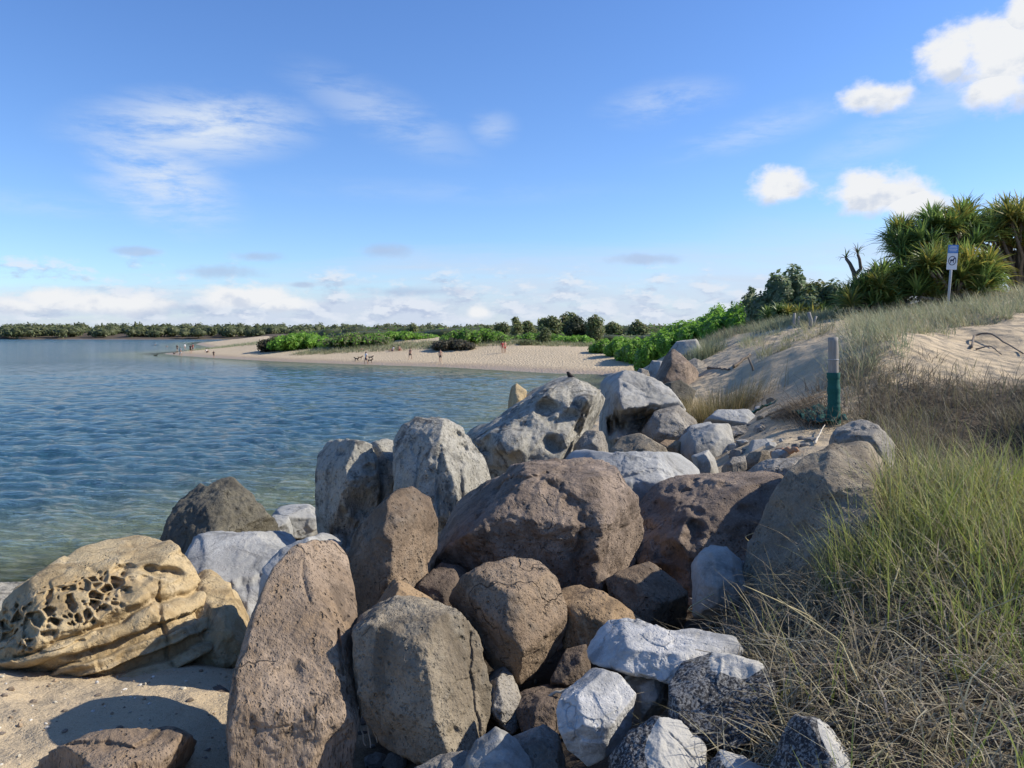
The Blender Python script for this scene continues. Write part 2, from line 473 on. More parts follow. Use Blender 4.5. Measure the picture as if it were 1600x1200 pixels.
dd = t.m('ADD', dep, t.m('MULTIPLY', t.m('SUBTRACT', nb, 0.5), 0.9))
body = t.mix(t.sstep(dd, 0.4, 2.9), (0.14, 0.165, 0.085), (0.016, 0.075, 0.115))
w1 = t.noise(t.scalev(g, (0.8, 2.2, 1)), 2.4, 5, 0.6, 0.3); w2 = t.noise(t.scalev(g, (0.5, 1.6, 1)), 0.5, 4, 0.55, 0.2); w3 = t.noise(t.scalev(g, (0.8, 1.6, 1)), 9, 3, 0.6)
hb = t.m('ADD', t.m('ADD', t.m('MULTIPLY', w1, 0.26), t.m('MULTIPLY', w2, 0.42)), t.m('MULTIPLY', w3, 0.04))
b = t.n('ShaderNodeBump'); b.inputs['Strength'].default_value = 1.0; b.inputs['Distance'].default_value = 1.2; t.put(b.inputs['Height'], hb)
p = t.n('ShaderNodeBsdfPrincipled'); t.put(p.inputs['Base Color'], body); p.inputs['Roughness'].default_value = 0.09; p.inputs['IOR'].default_value = 1.333
t.t.links.new(b.outputs[0], p.inputs['Normal'])
tr = t.n('ShaderNodeBsdfTransparent'); tr.inputs[0].default_value = (0.72, 0.86, 0.78, 1)
ms = t.n('ShaderNodeMixShader'); t.put(ms.inputs[0], t.sstep(dep, 0.0, 0.9, 0.35, 1.0))
t.t.links.new(tr.outputs[0], ms.inputs[1]); t.t.links.new(p.outputs[0], ms.inputs[2])
fn = t.noise(t.scalev(g, (0.6, 1.6, 1)), 1.6, 6, 0.65)
foam = t.m('MULTIPLY', t.sstep(t.m('ADD', dep, t.m('MULTIPLY', t.m('SUBTRACT', fn, 0.5), 0.16)), 0.05, 0.0), t.sstep(fn, 0.46, 0.56), clamp=True)
fd = t.n('ShaderNodeBsdfDiffuse'); fd.inputs[0].default_value = (0.75, 0.77, 0.78, 1)
ms2 = t.n('ShaderNodeMixShader'); t.put(ms2.inputs[0], t.m('MULTIPLY', foam, 0.75)); t.t.links.new(ms.outputs[0], ms2.inputs[1]); t.t.links.new(fd.outputs[0], ms2.inputs[2])
o = t.n('ShaderNodeOutputMaterial'); t.t.links.new(ms2.outputs[0], o.inputs[0])
tag(link('water', mesh_np('water', np.stack([wx, wy, wz], 1), WF, True, None, {'depth': depth}), m_water), kind='structure')

# ------------------------------------------------------------------ boulders
def rock_mat(name, c1, c2, c3, dark=(0.06, 0.05, 0.04), speck=0.35, lichen=0.0, grain=(1, 1, 1), bump=0.95, cap=None, pitty=0.5, scale=1.0):
    m, t = new_mat(name)
    tcn = t.n('ShaderNodeTexCoord').outputs['Object']
    rnd = t.n('ShaderNodeObjectInfo').outputs['Random']
    off = t.n('ShaderNodeCombineXYZ'); t.put(off.inputs[0], t.m('MULTIPLY', rnd, 37.0)); t.put(off.inputs[2], t.m('MULTIPLY', rnd, 19.0))
    P = t.scalev(t.vm('ADD', tcn, off.outputs[0]), grain)
    n1 = t.noise(P, 1.7 * scale, 6, 0.6, 0.4); n2 = t.noise(P, 6.5 * scale, 7, 0.65); n3 = t.noise(P, 55 * scale, 5, 0.7); n5 = t.noise(P, 20 * scale, 5, 0.7)
    c = t.mix(t.sstep(n1, 0.38, 0.62), c1, c2)
    c = t.mix(t.sstep(n2, 0.45, 0.72, 0, 0.75), c, c3)
    c = t.mix(t.sstep(n5, 0.5, 0.72, 0, speck), c, dark)
    c = t.mix(t.sstep(n3, 0.52, 0.75, 0, speck), c, dark)
    c = t.mix(t.sstep(n3, 0.46, 0.28, 0, 0.35), c, tuple(min(1, x * 1.5) for x in c2))
    v = t.voro(P, 24 * scale); v2 = t.voro(P, 60 * scale)
    pit = t.m('MULTIPLY', t.sstep(v, 0.30, 0.12), t.sstep(n2, 0.45, 0.6))
    pit2 = t.m('MULTIPLY', t.sstep(v2, 0.32, 0.15), t.sstep(n1, 0.4, 0.6))
    if lichen:
        ln = t.noise(P, 3.0 * scale, 8, 0.72, 0.6)
        c = t.mix(t.sstep(ln, 0.52, 0.62, 0, lichen), c, dark)
    if cap:
        a = t.n('ShaderNodeAttribute', attribute_name='cap').outputs['Fac']
        cf = t.sstep(t.m('ADD', a, t.m('MULTIPLY', t.m('SUBTRACT', n2, 0.5), 0.5)), 0.4, 0.62)
    st = t.noise(t.scalev(P, (1.0, 1.0, 0.45)), 2.6 * scale, 7, 0.7, 1.0)
    c = t.mix(t.sstep(st, 0.50, 0.64, 0, 0.7), c, tuple(x * 0.5 for x in c1))
    lv = t.voro(P, 9 * scale); lm = t.m('MULTIPLY', t.sstep(t.m('ADD', lv, t.m('MULTIPLY', n5, 0.35)), 0.42, 0.30), t.sstep(n1, 0.5, 0.62))
    c = t.mix(t.m('MULTIPLY', lm, 0.4), c, tuple(min(.6, x * 1.25 + .05) for x in c2))
    wv = t.n('ShaderNodeTexNoise'); wv.inputs['Scale'].default_value = 2.5; wv.inputs['Detail'].default_value = 4; t.put(wv.inputs['Vector'], P)
    ce = t.voro(t.vm('ADD', P, t.vm('SCALE', wv.outputs['Color'], scale=0.7)), 2.1 * scale, 'DISTANCE_TO_EDGE')
    crk = t.m('MULTIPLY', t.sstep(ce, 0.018, 0.0), t.sstep(n1, 0.53, 0.63))
    c = t.mix(t.m('MULTIPLY', crk, 0.6), c, tuple(x * 0.4 for x in c1))
    if cap:
        c = t.mix(cf, c, cap)
    h = t.m('ADD', t.m('MULTIPLY', n2, 0.5), t.m('ADD', t.m('MULTIPLY', n3, 0.22), t.m('MULTIPLY', n5, 0.4)))
    h = t.m('SUBTRACT', h, t.m('MULTIPLY', t.m('ADD', pit, t.m('MULTIPLY', pit2, 0.6)), pitty))
    h = t.m('SUBTRACT', h, t.m('MULTIPLY', crk, 0.5))
    finish(t, c, 0.92, h, bump, 0.05, 0.25)
    return m
RM = {
 'brown': rock_mat('brown_rock', (0.155, 0.116, 0.086), (0.31, 0.238, 0.178), (0.165, 0.13, 0.10), speck=0.4, pitty=0.8),
 'slab': rock_mat('pinkish_rock', (0.205, 0.15, 0.102), (0.335, 0.255, 0.182), (0.29, 0.20, 0.118), speck=0.5, grain=(1, 1, .35), pitty=1.0),
 'umber': rock_mat('umber_rock', (0.15, 0.108, 0.072), (0.29, 0.212, 0.14), (0.20, 0.165, 0.125), speck=0.4, pitty=0.6),
 'olive': rock_mat('olive_rock', (0.185, 0.15, 0.104), (0.31, 0.26, 0.185), (0.25, 0.225, 0.175), speck=0.4, pitty=0.6),
 'tan': rock_mat('tan_sandstone', (0.33, 0.24, 0.125), (0.46, 0.355, 0.20), (0.44, 0.36, 0.235), dark=(0.2, 0.13, 0.055), speck=0.35, bump=0.7, pitty=0.4),
 'ochre': rock_mat('ochre_rock', (0.30, 0.205, 0.115), (0.36, 0.255, 0.15), (0.28, 0.2, 0.13), speck=0.3, pitty=0.5),
 'grey': rock_mat('grey_rock', (0.21, 0.185, 0.15), (0.35, 0.32, 0.27), (0.27, 0.235, 0.18), dark=(0.07, 0.065, 0.055), speck=0.4, lichen=0.3),
 'lichen': rock_mat('lichen_grey_rock', (0.33, 0.31, 0.255), (0.40, 0.375, 0.315), (0.29, 0.265, 0.2), dark=(0.045, 0.043, 0.04), speck=0.6, lichen=0.75, bump=0.9, pitty=1.0),
 'smooth': rock_mat('smooth_grey_rock', (0.26, 0.25, 0.22), (0.38, 0.365, 0.325), (0.33, 0.305, 0.255), dark=(0.16, 0.15, 0.13), speck=0.3, bump=0.4, pitty=0.3),
 'pale': rock_mat('pale_rock', (0.27, 0.268, 0.25), (0.37, 0.367, 0.345), (0.28, 0.27, 0.25), dark=(0.2, 0.2, 0.19), speck=0.3, bump=0.45, pitty=0.3),
 'white': rock_mat('white_rock', (0.30, 0.295, 0.28), (0.47, 0.46, 0.435), (0.27, 0.27, 0.255), dark=(0.2, 0.19, 0.17), speck=0.3, bump=0.5, pitty=0.3),
 'dark': rock_mat('dark_rock', (0.105, 0.094, 0.070), (0.15, 0.135, 0.098), (0.10, 0.092, 0.075), dark=(0.03, 0.028, 0.024), speck=0.5, bump=0.9, pitty=1.0),
 'shade': rock_mat('shaded_brown_rock', (0.12, 0.09, 0.065), (0.16, 0.12, 0.09), (0.11, 0.09, 0.07), dark=(0.04, 0.03, 0.025), speck=0.4),  # darker brown for rocks in the gaps, their shade put into the colour
}
def speckled_mat():
    m, t = new_mat('black_speckled_rock')
    P = t.n('ShaderNodeTexCoord').outputs['Object']
    n1 = t.noise(P, 75, 5, 0.7, 0.3); n2 = t.noise(P, 9, 6, 0.7); n3 = t.noise(P, 130, 3, 0.6)
    c = t.mix(t.sstep(t.m('ADD', n1, t.m('MULTIPLY', t.m('SUBTRACT', n2, 0.5), 0.3)), 0.47, 0.58), (0.026, 0.026, 0.028), (0.22, 0.215, 0.2))
    a = t.n('ShaderNodeAttribute', attribute_name='cap').outputs['Fac']
    cf = t.sstep(t.m('ADD', a, t.m('MULTIPLY', t.m('SUBTRACT', n2, 0.5), 1.1)), 0.38, 0.66)
    c = t.mix(cf, c, t.mix(n2, (0.3, 0.29, 0.26), (0.50, 0.48, 0.43)))
    finish(t, c, 0.85, t.m('ADD', n1, t.m('MULTIPLY', n3, 0.3)), 0.6, 0.012, 0.3)
    return m
RM['speck'] = speckled_mat()

_ico = {}
def ico(level):
    if level not in _ico:
        bm = bmesh.new(); bmesh.ops.create_icosphere(bm, subdivisions=level, radius=1.0)
        V = np.array([v.co[:] for v in bm.verts]); F = np.array([[v.index for v in f.verts] for f in bm.faces]); bm.free()
        _ico[level] = (V, F)
    return _ico[level]

def rock(label, outline, Y, t, mat, lean=0.35, leanx=0.0, q=3.4, level=5, seed=0, lump=0.028, rough=0.017, cuts=16, back=None,
         craters=(), grooves=(), strata=None, honey=None, planes=(), cap=None, pits=0.0, chip=0.04, name='boulder', sharp=90, grow=1.03, cutlo=0.72, freq=1.0):
    """a boulder whose outline is traced from the photograph, at its own distance Y and with its own half-depth t (metres).
    lean: how far the face lies back; craters/grooves: hollows and cracks by photo position"""
    rs = np.random.default_rng(seed + 100)
    O = np.array(outline, float)
    # centroid
    x0, y0 = O[:, 0], O[:, 1]; x1, y1 = np.roll(x0, -1), np.roll(y0, -1)
    cr = x0 * y1 - x1 * y0; A = cr.sum() / 2
    cx_, cy_ = ((x0 + x1) * cr).sum() / (6 * A), ((y0 + y1) * cr).sum() / (6 * A)
    C = at(cx_, cy_, Y)
    vd = (C - Vector((0, 0, CAM_Z))); D_ = vd.length; vd.normalize()
    ef = -vd; er = vd.cross(Vector((0, 0, 1))).normalized(); eu = er.cross(vd).normalized()
    B = np.array([er, eu, ef])
    def ab(px, py):
        d = ray(px, py); k = D_ / d.dot(vd); p = Vector((0, 0, CAM_Z)) + d * k - C
        return p.dot(er), p.dot(eu)
    AB = np.array([ab(*p) for p in O])
    s = math.sqrt(abs(A)) * D_ / FPX
    # polar outline
    K = 720; ang = np.arange(K) / K * 2 * np.pi; R = np.zeros(K)
    for i in range(len(AB)):
        a, b = AB[i], AB[(i + 1) % len(AB)]
        e = b - a; ca, sa = np.cos(ang), np.sin(ang)
        den = ca * e[1] - sa * e[0]
        with np.errstate(divide='ignore', invalid='ignore'):
            rr_ = (a[0] * e[1] - a[1] * e[0]) / den
            tt = (a[0] * sa - a[1] * ca) / den
        ok = (np.abs(den) > 1e-12) & (rr_ > 0) & (tt >= -1e-6) & (tt <= 1 + 1e-6)
        R = np.where(ok, np.maximum(R, rr_), R)
    R = np.where(R <= 0, np.median(R[R > 0]), R) * grow
    ker = np.exp(-0.5 * (np.arange(-12, 13) / 2.2) ** 2); ker /= ker.sum()
    R = np.convolve(np.concatenate([R[-12:], R, R[:12]]), ker, 'valid')
    V, F = ico(level)
    d = V + np.array([0, 0, 0.52]); d /= np.linalg.norm(d, axis=1)[:, None]       # more vertices on the near side
    t = t * 1.25; tb = back or t
    def base_r(d):
        th_ = np.arctan2(d[:, 1], d[:, 0]) % (2 * np.pi)
        Rt = np.interp(th_, np.append(ang, 2 * np.pi), np.append(R, R[0]))
        rho = np.hypot(d[:, 0], d[:, 1]); td = np.where(d[:, 2] > 0, t, tb)
        return ((rho / Rt) ** q + (np.abs(d[:, 2]) / td) ** q) ** (-1 / q)
    r0 = base_r(d)
    acc = r0 ** (-sharp)
    N = []
    for k in range(cuts):
        n = rs.normal(size=3); n[2] = abs(n[2]) * 1.1 + 0.35; n /= np.linalg.norm(n)
        N.append((n, base_r(n[None])[0] * rs.uniform(cutlo - .08, cutlo + .16)))
    for (nx, ny, nz, f) in planes:
        n = np.array([nx, ny, nz], float); n /= np.linalg.norm(n)
        N.append((n, base_r(n[None])[0] * f * .88))
    capv = np.zeros(len(d))
    for i, (n, h) in enumerate(N):
        dn = d @ n
        rc = np.where(dn > 0.02, h / np.maximum(dn, 0.02), 1e6)
        acc = acc + rc ** (-sharp)
        if cap is not None and i == len(N) - len(planes) + cap:
            capv = sstep(r0 / rc, 0.93, 1.03)
    r = acc ** (-1 / sharp)
    P = d * r[:, None]
    so_ = rs.uniform(-50, 50, 3)
    PW = P + so_
    fr = freq / max(s, 0.25)
    r = r + s * lump * fbm(PW * fr * 2.2, 3) + s * rough * (1.3 * fbm(PW * fr * 8, 5, 0.62) + 0.8 * fbm(PW * fr * 9 + 31, 4, 0.6, True) + 1.1 * fbm(PW * fr * 3.6 + 11, 3, 0.5, True))
    # chipped facets: each cell of a coarse cell pattern is tilted its own way
    F1, F2, ID = worley(PW * fr * 3.2 + 0.25 * fbm(PW * fr * 5, 2)[:, None], 7)
    r = r + s * chip * (ID - 0.5) * sstep(F2 - F1, 0.0, 0.10)
    if pits:
        F1, F2, ID = worley(PW * fr * 7)
        r = r - s * pits * sstep(F1, 0.42, 0.1) * (ID > 0.45)
        F1, F2, ID = worley(PW * fr * 16)
        r = r - s * pits * 0.5 * sstep(F1, 0.45, 0.1) * (ID > 0.4)
    P = d * r[:, None]
    px = cx_ + P[:, 0] * FPX / D_; py = cy_ - P[:, 1] * FPX / D_          # roughly where each point shows in the photo
    front = sstep(d[:, 2], -0.05, 0.2)
    fo = np.zeros(len(P))
    nzp = 0.5 * fbm(PW * fr * 6, 3)
    px = px + 9 * fbm(PW * fr * 4 + 3, 3) * (s * FPX / D_) / 150; py = py + 9 * fbm(PW * fr * 4 + 13, 3) * (s * FPX / D_) / 150
    for (hx, hy, hr, hd) in craters:
        q_ = np.hypot((px - hx) * 0.85, (py - hy) * 1.15) / hr + 0.9 * nzp
        fo -= hd * sstep(q_, 1.15, 0.25)
    for (ax, ay, bx, by, wd, dp) in grooves:
        ex, ey = bx - ax, by - ay
        tt = np.clip(((px - ax) * ex + (py - ay) * ey) / (ex * ex + ey * ey), 0, 1)
        dd_ = np.hypot(px - ax - tt * ex, py - ay - tt * ey) / (wd * (0.35 + 0.9 * np.sqrt(np.clip(tt * (1 - tt) * 4, 0, 1)))) + 1.3 * nzp
        fo -= dp * 0.8 * sstep(dd_, 1.1, 0.0)
    if honey is not None:
        ax, ay, bx, by, wd, cell, dp = honey
        ex, ey = bx - ax, by - ay
        tt = ((px - ax) * ex + (py - ay) * ey) / (ex * ex + ey * ey)
        tc_ = np.clip(tt, 0, 1)
        dd_ = np.hypot(px - ax - tc_ * ex, py - ay - tc_ * ey) / wd + 0.35 * nzp
        wq = np.stack([px / cell, py / cell * 1.15, 0 * px + 0.5], 1) + 0.45 * np.stack([fbm(PW * 5, 2), fbm(PW * 5 + 9, 2), 0 * px], 1)
        F1, F2, ID = worley(wq)
        fo -= dp * sstep(dd_, 1.15, 0.25) * sstep(F2 - F1, 0.05, 0.30) * (0.25 + 1.0 * ID) * (ID > 0.15)
        F1, F2, ID = worley(wq * 1.9 + 5)
        fo -= dp * 0.45 * sstep(dd_, 1.5, 0.6) * sstep(F1, 0.45, 0.2) * (ID > 0.45)
    if strata is not None:
        ax, ay, bx, by, amp, frq, below = strata      # bedding line (photo), ledge depth, ledges per 100 px
        ex, ey = bx - ax, by - ay; L = math.hypot(ex, ey)
        v = ((px - ax) * ey - (py - ay) * ex) / L * -1.0       # px below the bedding line
        u = v / 100 * frq + 0.25 * fbm(PW * fr * 2.0, 2)
        led = np.abs((u % 1.0) - 0.5) * 2
        fo += amp * (sstep(led, 0.38, 0.54) - 0.5 + 0.5 * fbm(np.stack([u * 1.7, 0 * u, 0 * u + seed], 1), 2)) * sstep(v, below, below + 12)
    P[:, 2] += fo * front - lean * P[:, 1] - leanx * P[:, 0]
    Wp = P @ B
    Wp += np.array(C)
    zmin = Wp[:, 2].min()
    g1 = gz(C.x, C.y) - 0.08
    if Y > 5.5 and zmin > g1:                  # the foot reaches down to the ground
        lo_ = Wp[:, 2] < C.z
        Wp[lo_, 2] = C.z - (C.z - Wp[lo_, 2]) * (C.z - g1) / (C.z - zmin)
        zmin = Wp[:, 2].min()
    loc = Vector((C.x, C.y, zmin))
    me = mesh_np(name, Wp - np.array(loc), F, True, None, {'cap': capv} if cap is not None else None)
    o = link(name, me, RM[mat], None, loc)
    tag(o, label, 'rock')
    g0 = gz(C.x, C.y)
    ROCKS.append((label, round(zmin - g0, 2), round(s, 2)))
    return o
ROCKS = []
# -- foreground pile
rock('large tan sandstone block with honeycomb weathering and layered ledges by the sand', [(-60, 1000), (0, 958), (30, 925), (75, 890), (120, 855), (165, 836), (225, 825), (262, 842), (280, 875), (295, 905), (312, 930), (314, 965), (306, 1010), (240, 1042), (170, 1052), (110, 1068), (60, 1088), (20, 1103), (-60, 1108)],
     6.0, 0.62, 'tan', lean=0.55, level=7, seed=1, lump=0.025, rough=0.008, cuts=9, sharp=90,
     planes=[(-0.1, 0.80, 0.75, 0.70), (0.05, -0.45, 1.0, 0.80)],
     honey=(-60, 985, 165, 938, 30, 14, 0.12), strata=(0, 985, 290, 925, 0.12, 3.0, 10),
     craters=[(182, 918, 13, .10), (218, 925, 14, .13), (238, 925, 13, .11), (255, 897, 8, .06), (262, 893, 5, .06), (300, 955, 17, .09), (200, 935, 7, .08), (170, 940, 9, .07), (105, 930, 8, .04), (255, 832, 6, .04), (240, 836, 5, .04), (268, 850, 6, .05), (140, 848, 6, .03)],
     grooves=[(218, 940, 222, 1045, 4, .06), (60, 1000, 290, 945, 7, .05)])
rock('smaller tan sandstone lobe wedged beside the pinkish upright slab', [(288, 908), (304, 890), (320, 884), (345, 898), (378, 940), (403, 962), (392, 1005), (370, 1040), (330, 1072), (300, 1062), (292, 1000), (296, 950)],
     6.2, 0.4, 'tan', lean=0.6, level=6, seed=2, planes=[(0.15, 0.75, 0.8, 0.66), (0.1, -0.5, 0.8, 0.75)], grooves=[(300, 905, 296, 950, 5, .08)])
rock('low pinkish grey rock with curved ridges half buried in sand', [(38, 1200), (100, 1166), (140, 1150), (200, 1142), (268, 1140), (300, 1160), (325, 1200), (330, 1250), (30, 1250)],
     3.8, 0.3, 'slab', lean=0.7, level=6, seed=3, grooves=[(130, 1160, 200, 1180, 6, .05), (200, 1180, 265, 1155, 6, .05)], lump=.07)
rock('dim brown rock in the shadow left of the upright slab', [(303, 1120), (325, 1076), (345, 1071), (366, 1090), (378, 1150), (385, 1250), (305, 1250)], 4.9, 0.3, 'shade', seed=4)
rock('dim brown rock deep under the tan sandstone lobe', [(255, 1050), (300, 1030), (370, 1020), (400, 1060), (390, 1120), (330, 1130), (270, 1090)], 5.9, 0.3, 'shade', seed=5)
rock('tall pinkish brown slab standing upright with pale rounded top', [(365, 1110), (368, 1060), (385, 1000), (405, 940), (425, 890), (455, 853), (490, 836), (525, 830), (544, 848), (552, 900), (557, 960), (556, 1040), (553, 1120), (540, 1260), (378, 1260)],
     4.25, 0.27, 'slab', lean=0.42, q=3.6, level=7, seed=6, chip=.010, lump=0.025, rough=0.012, cuts=5, cutlo=.82, pits=0.012,
     planes=[(0.02, 0.12, 1.0, 0.80), (0.9, 0.05, 0.5, 0.93)], grooves=[(525, 1000, 522, 1065, 4, .05), (430, 880, 545, 890, 3, .025), (480, 890, 482, 960, 3, .02), (535, 990, 545, 960, 4, .03)], craters=[(450, 1060, 22, .025), (520, 930, 10, .02)])
rock('dark brown pear shaped boulder leaning between slab and big brown boulder', [(545, 880), (555, 838), (585, 800), (618, 770), (645, 763), (668, 780), (682, 820), (678, 852), (660, 890), (635, 925), (600, 950), (565, 965), (552, 930)],
     5.7, 0.42, 'umber', lean=0.25, level=6, seed=7, lump=.025, cuts=9, planes=[(0.55, 0.5, 0.7, 0.82), (-0.5, -0.35, 0.8, 0.86), (0.2, -0.7, .8, .85)])
rock('rounded olive brown boulder with vertical ridge, front of the pile', [(558, 980), (575, 950), (620, 936), (665, 935), (705, 955), (738, 990), (750, 1030), (760, 1075), (762, 1112), (735, 1170), (700, 1190), (650, 1182), (600, 1152), (575, 1110), (562, 1040)],
     4.35, 0.36, 'olive', lean=0.12, level=7, seed=8, chip=.010, lump=.03, cuts=7, cutlo=.86, planes=[(0.75, 0.12, 0.75, 0.80), (-0.5, -0.05, 1.0, 0.86), (-0.1, 0.85, 0.6, 0.9)], pits=.006,
     grooves=[(728, 1000, 735, 1150, 3, .03), (700, 1070, 745, 1055, 2, .015)], craters=[(715, 1010, 9, .02), (700, 1130, 12, .03)])
rock('small pointed brown stone peeping behind the olive boulder', [(585, 955), (605, 915), (620, 905), (640, 915), (680, 935), (670, 975), (600, 985)], 5.0, 0.22, 'ochre', seed=9)
rock('rounded brown boulder with pitted ochre right flank under the big boulder', [(705, 938), (725, 907), (760, 886), (800, 877), (840, 881), (865, 905), (880, 945), (878, 985), (860, 1022), (815, 1060), (780, 1047), (750, 1003), (722, 972)],
     4.9, 0.36, 'umber', lean=0.15, level=6, seed=10, chip=.010, lump=.035, cuts=7, cutlo=.86, pits=.008, planes=[(0.7, 0.1, 0.72, 0.80), (-0.55, 0.15, 0.9, 0.85), (.1, .8, .6, .92)])
rock('biggest reddish brown boulder lying across the middle of the pile', [(670, 795), (690, 771), (760, 746), (830, 730), (890, 714), (935, 711), (955, 725), (965, 752), (985, 785), (1002, 825), (1000, 852), (975, 882), (900, 912), (850, 903), (790, 902), (725, 907), (695, 884), (680, 852)],
     6.4, 0.72, 'brown', lean=0.55, level=7, seed=11, lump=.03, rough=.018, cuts=8, cutlo=.82, pits=.007, planes=[(0.1, 0.35, 1.0, 0.80), (0.0, -0.75, 0.8, 0.86), (.75, .3, .7, .9)],
     craters=[(890, 800, 22, .07), (905, 820, 20, .08), (890, 850, 16, .06), (800, 775, 14, .04), (860, 770, 18, .05), (720, 800, 16, .04), (930, 880, 18, -.06), (915, 855, 16, -.05), (930, 735, 20, -.04)], grooves=[(700, 780, 850, 745, 5, .05), (830, 745, 900, 790, 5, .03), (900, 830, 890, 890, 5, .05)])
rock('brown boulder full of round craters beside the big boulder', [(995, 795), (1010, 770), (1050, 746), (1110, 739), (1180, 740), (1215, 745), (1224, 768), (1205, 810), (1175, 870), (1150, 905), (1075, 935), (1020, 905), (1000, 862), (1003, 825)],
     7.0, 0.7, 'brown', lean=0.6, level=6, seed=12, lump=.035, rough=.02, cuts=9, pits=.008, planes=[(0.1, 0.5, 1.0, 0.8)],
     craters=[(1082, 757, 10, .07), (1070, 775, 13, .08), (1092, 802, 11, .08), (1086, 824, 13, .09), (1082, 842, 14, .09), (1030, 800, 16, .08), (1045, 770, 12, .05), (1015, 830, 16, .08), (1050, 860, 20, .12), (1160, 800, 16, .07), (1130, 765, 10, .04), (1040, 900, 20, .1), (1100, 880, 16, .06), (1175, 765, 12, .04)])
rock('large grey brown slab sloping down into the bank grass', [(1140, 960), (1160, 900), (1180, 850), (1200, 792), (1235, 737), (1270, 706), (1300, 691), (1350, 686), (1400, 700), (1428, 714), (1420, 760), (1370, 850), (1300, 940), (1200, 985)],
     5.3, 0.42, 'olive', lean=0.5, leanx=-0.1, level=6, seed=13, lump=.025, rough=.012, cuts=8, cutlo=.82, pits=.008, planes=[(-0.62, 0.1, 0.8, 0.74), (0.35, 0.75, 0.6, 0.80)], craters=[(1300, 702, 5, .02), (1320, 706, 5, .02), (1300, 790, 26, .06), (1270, 840, 24, .05)])
rock('flat topped brown grey stone behind the sloping slab, next to the wrapped post', [(1292, 692), (1310, 668), (1340, 656), (1370, 665), (1397, 692), (1390, 712), (1300, 712)], 6.5, 0.4, 'grey', lean=0.8, level=5, seed=14, grooves=[(1310, 685, 1350, 672, 3, .03)])
rock('grey stone with pale top half hidden in grass below the sloping slab', [(1083, 885), (1095, 862), (1112, 852), (1135, 858), (1160, 880), (1172, 935), (1140, 970), (1085, 962)], 5.2, 0.25, 'smooth', level=5, seed=15, lean=.4)
rock('small angular brown rock wedged under the cratered boulder', [(950, 906), (985, 889), (1015, 879), (1050, 903), (1072, 925), (1068, 968), (1005, 975), (960, 955)], 5.7, 0.28, 'umber', level=5, seed=16, planes=[(.4, .5, .7, .7)], sharp=90)
rock('wedge of orange brown rock above the white block', [(866, 912), (900, 911), (950, 934), (1003, 966), (1000, 1000), (940, 1020), (885, 1010), (878, 950)], 5.0, 0.28, 'ochre', lean=.5, level=5, seed=17)
rock('long white weathered block lying at the edge of the dry grass', [(912, 1008), (918, 976), (945, 965), (1000, 969), (1040, 988), (1085, 984), (1140, 995), (1156, 1020), (1125, 1056), (1060, 1064), (1000, 1052), (930, 1036)],
     3.85, 0.16, 'white', lean=0.55, q=3.5, level=6, seed=18, lump=.025, rough=.02, cuts=8, planes=[(0, .85, .6, .72), (-0.05, -.25, 1, .85)], sharp=90)
rock('rounded black speckled stone below the white block', [(1050, 1070), (1070, 1038), (1110, 1024), (1155, 1024), (1190, 1040), (1207, 1080), (1197, 1135), (1150, 1175), (1090, 1165), (1050, 1125)], 3.45, 0.2, 'speck', level=6, seed=19, lean=.25, cap=0, planes=[(0.1, 1.0, .12, 1.06)], cuts=2)
rock('broken block with smooth white face tilted up', [(872, 1112), (880, 1085), (905, 1060), (925, 1040), (965, 1055), (992, 1085), (986, 1130), (962, 1172), (920, 1192), (890, 1168), (876, 1138)], 3.5, 0.15, 'white', level=6, seed=20, lean=.35, q=3.2, cuts=6, planes=[(.25, .45, 1, .66), (-.1, -.8, .6, .72)], sharp=90, lump=.015, rough=.008)
rock('small blue grey stone between white block and tilted white face', [(972, 1052), (1020, 1053), (1047, 1075), (1038, 1112), (1005, 1125), (982, 1100)], 3.75, 0.13, 'smooth', level=5, seed=21)
rock('black stone with cracked cream face beside the speckled stone', [(940, 1205), (985, 1150), (1020, 1124), (1060, 1130), (1102, 1165), (1095, 1205), (1065, 1255), (945, 1255)], 3.05, 0.15, 'speck', level=6, seed=22, lean=.35, q=3, cuts=6, planes=[(.55, .35, .8, .68), (-.5, .3, .8, .8)], cap=0, sharp=90, grooves=[(1040, 1150, 1075, 1185, 2, .015)])
rock('pointed black speckled stone with white edge sunk in dry grass', [(1208, 1205), (1225, 1150), (1245, 1122), (1275, 1125), (1310, 1150), (1347, 1205), (1365, 1255), (1200, 1255)], 2.75, 0.13, 'speck', level=6, seed=23, lean=.2, cuts=6, planes=[(.8, .55, .15, .86), (-.2, 0, 1, .8)], cap=0, sharp=90)
rock('low black speckled stone with white rim at the foot of the grass', [(1100, 1215), (1125, 1173), (1160, 1183), (1205, 1203), (1215, 1255), (1095, 1255)], 2.85, 0.1, 'speck', level=5, seed=24, cuts=6, planes=[(.3, .9, .3, .85)], cap=0, sharp=90)
rock('thin grey slab standing on edge right of the olive boulder', [(752, 1042), (785, 1034), (801, 1060), (813, 1090), (811, 1132), (790, 1150), (760, 1145), (754, 1085)], 4.35, 0.12, 'grey', level=5, seed=25, q=3.5, sharp=90)
rock('angular grey stone with pale chipped edge, foot of the olive boulder', [(722, 1205), (745, 1160), (775, 1140), (805, 1155), (827, 1190), (830, 1255), (718, 1255)], 3.5, 0.16, 'smooth', level=5, seed=26, planes=[(.6, .3, .7, .72), (-.5, .4, .7, .75)], sharp=90)
rock('small squarish dark grey stone with a lit corner in the gap', [(798, 1152), (850, 1134), (872, 1150), (884, 1190), (880, 1240), (808, 1240)], 3.65, 0.14, 'grey', level=5, seed=27, sharp=90)
rock('low pale stone lying under the foot of the olive boulder', [(648, 1200), (690, 1181), (735, 1174), (745, 1200), (745, 1255), (645, 1255)], 3.55, 0.15, 'grey', level=5, seed=28, lean=.8)
